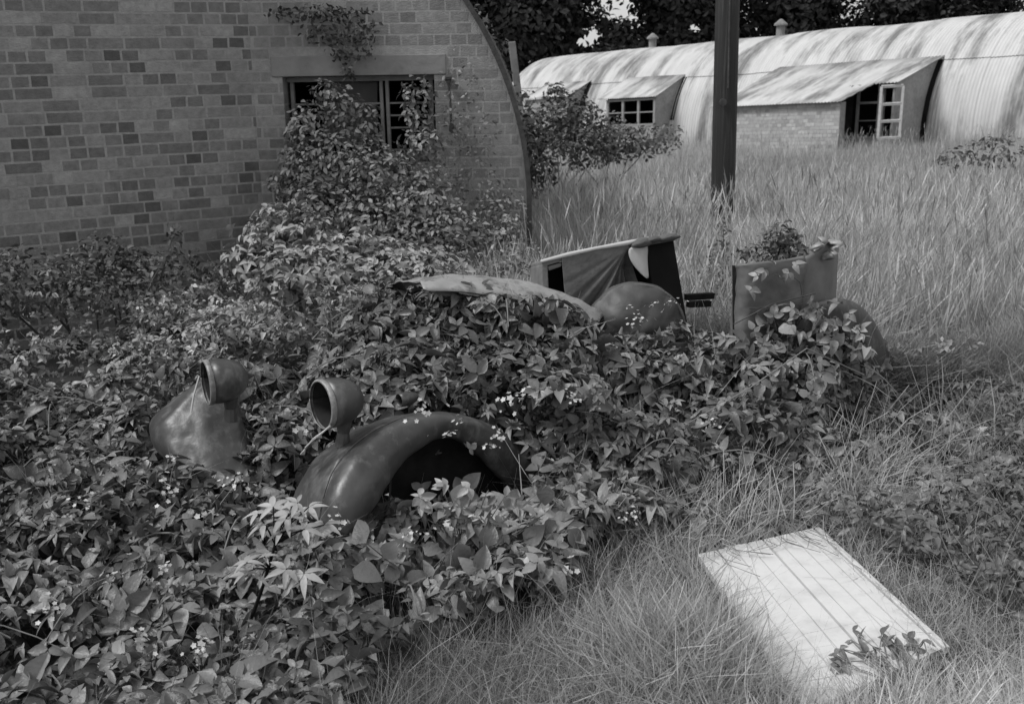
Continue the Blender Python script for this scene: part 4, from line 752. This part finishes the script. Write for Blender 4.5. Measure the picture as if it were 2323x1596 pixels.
# field behind
N1 = 460000; y = 5.3+28*rng.random(N1)**2.0; x = rng.uniform(-.42, .56, N1)*y*1.0
x = np.where(y < 7.6, np.maximum(x, -.75+rng.random(N1)*.9), x)
k = ~((y > WY-.1) & (x < HX+HR+.02) & (y < 14)) & ~((np.stack([x, y], -1)-E0[:2])@outv[:2] < R+.05) & ~(inpoly(x, y, poly) & (y < 5.7) & (rng.random(N1) < .8))
x, y = x[k], y[k]; n = len(x); pat = vnoise(x, y, .9, 21); pat2 = vnoise(x+.3*y, y, .55, 22)*.6+vnoise(x, y, 1.9, 24)*.4
S = (.28+.34*pat+.22*rng.random(n))*(1-.42*sstep(8, 16, y))*np.where(y < 6.5, .8, 1); P = np.stack([x, y, gz(x, y)-.02], -1); T = (.6+1.6*pat2+.5*(pat-.5))*rng.uniform(.65, 1.3, n)
V, Q_, Tn = upright(P, .42, S, T, BL[:3]); tag(arr('field_grass', V, Q_, M['grass'], None, Tn), 'tall pale seeding grass filling the ground up to the corrugated hut', 'grass', kind='stuff')
N2 = 16000; y = 5.6+22*rng.random(N2)**1.6; x = rng.uniform(-.3, .55, N2)*y; k = ~((y > WY-.3) & (x < HX+HR+.2) & (y < 14)) & ~((np.stack([x, y], -1)-E0[:2])@outv[:2] < R+.3) & (x > -.1); x, y = x[k], y[k]; n = len(x)
V, Q_, Tn = upright(np.stack([x, y, gz(x, y)], -1), .22, rng.uniform(.5, 1.0, n)*(1-.35*sstep(8, 16, y))*np.where(y < 7, .75, 1), rng.uniform(.8, 1.9, n), [stalk()]); tag(arr('seed_stalks', V, Q_, M['grass'], None, Tn), 'pale feathery seed heads standing above the field grass', 'grass', kind='stuff')
# darker broadleaf weeds scattered through the field
N5 = 60000; y = 5.2+9*rng.random(N5)**1.4; x = rng.uniform(-.1, .56, N5)*y; wn_ = vnoise(x, y, 1.6, 61)*.6+vnoise(x, y, 4, 62)*.4; k = (wn_ > .53) & ~((y > WY-.1) & (x < HX+HR+.1)); x, y = x[k], y[k]; n = len(x)
P = np.stack([x, y, gz(x, y)+rng.random(n)*.34*(1-.3*sstep(8, 14, y))], -1); tag(foliage('field_weeds', P, np.array([0, -.4, .9])+rng.normal(size=(n, 3))*.5, rng.uniform(.02, .05, n), rng.uniform(.9, 2.6, n), LEAF, M['bush']), 'patches of darker leafy weeds among the tall pale field grass', 'weeds', kind='stuff')
# near turf, right and bottom
N3 = 150000; y = 2.1+4.2*rng.random(N3)**1.1; x = rng.uniform(-.62, .62, N3)*(y+.5)
edge = inpoly(x, y, poly); k = ~(edge & (rng.random(N3) < np.where((x > .25) & (y < 4.4), .45, .9))) & ~in_sheet(x, y, -.03) & (x > -.9) & (rng.random(N3) < np.clip((3.9/y)**1.2, 0, 1)); x, y = x[k], y[k]; n = len(x)
pat = vnoise(x, y, 2.2, 31); near = np.clip(1-np.abs(y-3.6)/4, .3, 1)
S = (.05+.19*pat**1.5+.09*rng.random(n))*(1+.9*sstep(4.2, 5.6, y)+.5*(x > 1.3)*sstep(3.6, 4.6, y)); S = np.where(in_sheet(x, y, .12), S*.6, S); S = np.where(inpoly(x, y, poly) & (x > 0), S*1.25, S); rw = (x > 1.05+.0*y) & (x-1.0 > (3.9-y)*.5) & (y < 5.3); T = (.55+.8*vnoise(x, y, 1.3, 33)+.45*sstep(-.3, .9, x))*np.where(rw, .8, 1); S = np.where(rw, S*.72, S); S = np.where(rw & (rng.random(n) < .3), .02, S); T = 1.0*T*rng.uniform(.6, 1.3, n)
V, Q_, Tn = upright(np.stack([x, y, gz(x, y)-.01], -1), .5, S, T, [(v*[1.0, 1, 1], q) for v, q in BL]+[(v*[2.2, 1, 1], q) for v, q in BL[1:3]]); tag(arr('near_grass', V, Q_, M['grass'], None, Tn), 'short tangled grass in the foreground around the white board', 'grass', kind='stuff')
N6 = 9000; y = 2.3+3.6*rng.random(N6); x = rng.uniform(-.3, .62, N6)*(y+.3); k = ~inpoly(x, y, poly) & ~in_sheet(x, y, .02); x, y = x[k], y[k]; n = len(x)
V, Q_, Tn = upright(np.stack([x, y, gz(x, y)-.01], -1), .9, rng.uniform(.15, .38, n), rng.uniform(.8, 1.5, n), [(v*[.55, 1, 1], q) for v, q in BL]); tag(arr('long_grass_strands', V, Q_, M['grass'], None, Tn), 'long pale grass strands bent over the short foreground turf', 'grass', kind='stuff')
# low weeds right of the board
N4 = 9000; x = rng.uniform(.9, 3.4, N4); y = rng.uniform(2.6, 5.2, N4); k = ~in_sheet(x, y, .02) & (x > .75+.35*(4-y)*0) & (vnoise(x, y, 2.5, 41) > .34) & (x-1.0 > (3.9-y)*.55) & ~(inpoly(x, y, poly)); x, y = x[k], y[k]; n = len(x)
P = np.stack([x, y, rng.uniform(.03, .20, n)], -1); tag(foliage('ground_weeds', P, np.array([0, -.2, 1])+rng.normal(size=(n, 3))*.4, rng.uniform(.02, .05, n), rng.uniform(.6, 1.2, n), TRI, M['leaf']), 'low leafy weeds creeping through the grass right of the white board', 'weeds', kind='stuff')
# fan of dried stalks by the rear of the car
t = empty('dried_stalks', PZ(1665, 1200, .02), 'fan of dry pale stalks between the thicket and the white board', 'plant'); b = MB(); r0_ = PZ(1670, 1195, .03)
for i in range(26):
    u = i/25; X = 1585+u*120+rng.normal()*5; Y = 1090-45*math.sin(u*3.1)+rng.normal()*10; e_ = PY(X, Y, 4.0); b.tube([r0_+rng.normal(size=3)*.012, (r0_+e_)/2+rng.normal(size=3)*.015+[0, 0, .02], e_], [.0016, .002, .001], 4)
b.build('stalks', M['pale'], t)

# ------------------------------------------------------------------ white grooved board on the grass
a0, a1, a2, a3 = SHX; t = empty('white_board', (a0+a1+a2+a3)/4, 'long white grooved board panel lying flat in the grass, lower right', 'board')
prof = []; grooves = [.165, .29, .42, .555, .66, .79, .9]
us = [0]
for i, g in enumerate(grooves):
    wv = .0062 if i != 3 else .0092; us += [g-wv, g-wv*.97, g+wv*.97, g+wv]
us += [1]; G = []
for v in np.linspace(0, 1, 2):
    L0 = a0+(a3-a0)*v; R0 = a1+(a2-a1)*v; row = []
    for u in us:
        g = min(range(7), key=lambda i: abs(u-grooves[i])); dpt = 0
        if abs(u-grooves[g]) < (.0061 if g != 3 else .0091): dpt = -.006 if g != 3 else -.02
        row.append(L0+(R0-L0)*u+[0, 0, -.004+dpt])
    G.append(row)
q = MB(); q.grid(G); nn = len(us)
bot = [[p-np.array([0, 0, .022]) for p in row] for row in G]
q.add([*G[0], *bot[0]], [(i, i+1, nn+i+1, nn+i) for i in range(nn-1)]); q.add([*G[1], *bot[1]], [(i, i+1, nn+i+1, nn+i) for i in range(nn-1)])
q.add([G[0][0], G[1][0], bot[1][0], bot[0][0]], [(0, 1, 2, 3)]); q.add([G[0][-1], G[1][-1], bot[1][-1], bot[0][-1]], [(0, 1, 2, 3)]); q.build('panel', M['board'], t)
q = MB(); q.bar(a1+(a1-a0)*.045+[0, 0, -.014], a2+(a1-a0)*.045+[0, 0, -.014], .02, .02); q.build('edge_strip', M['board'], t, bevel=.003)
# sprigs and roots lying over it
pts = [PZ(X, Y, .055+.05*((X*7+Y) % 10)/10) for X, Y, y in ((1890, 1480, 2.9), (1905, 1470, 2.9), (1930, 1450, 2.9), (1950, 1460, 2.92), (1980, 1465, 2.9), (2000, 1440, 2.95), (2015, 1460, 2.9), (1960, 1490, 2.85), (1890, 1500, 2.85), (1910, 1510, 2.82), (2030, 1480, 2.85), (2050, 1500, 2.8), (2080, 1470, 2.95), (1990, 1500, 2.82), (1935, 1430, 2.95), (2095, 1450, 3.0), (2060, 1450, 2.98), (2100, 1500, 2.85), (2130, 1480, 2.9), (2150, 1520, 2.8))]
plant('weed_sprig', 'dark leafy sprig spreading over the lower end of the white board', PZ(2060, 1560, .06), pts*2, .045, [leafT(.34, .2, .3), leafT(.28, .1, .6)]+TRI[:1], M['leaf'], 1.1, (0, -.3, .9), .7)
b = MB()
for i in range(34):
    X = 1590+rng.uniform(0, 1)**1.3*240; p = PZ(X, 1258-(X-1600)*.19, .06); a = rng.uniform(-1.2, 1.6); L_ = abs(rng.normal())*.09+.02; d = np.array([math.sin(a)*1.2, -math.cos(a), 0])*L_
    b.tube([p+[0, .06, .03], p+d*.5+[rng.normal()*.02, rng.normal()*.01, .012], p+d+[rng.normal()*.04, 0, 0.0]], .0011, 4)
tag(b.build('dead_grass_strands', M['stem']), 'thin dead grass strands fallen over the far end of the white board', 'grass', kind='stuff')
# half hidden pale stone
st = PZ(1140, 1345, .0); b = MB(); b.grid([[st+np.array([.035*math.sin(f2)*math.cos(t_)*(1+.15*math.sin(3*t_)), .03*math.sin(f2)*math.sin(t_), .09+.085*math.cos(f2)]) for t_ in np.linspace(0, 2*math.pi, 17)] for f2 in np.linspace(.02, 3.1, 10)]); tag(b.build('upright_stone', M['concrete'], smooth=True), 'small pale rounded stone half hidden in grass below the thicket', 'stone')
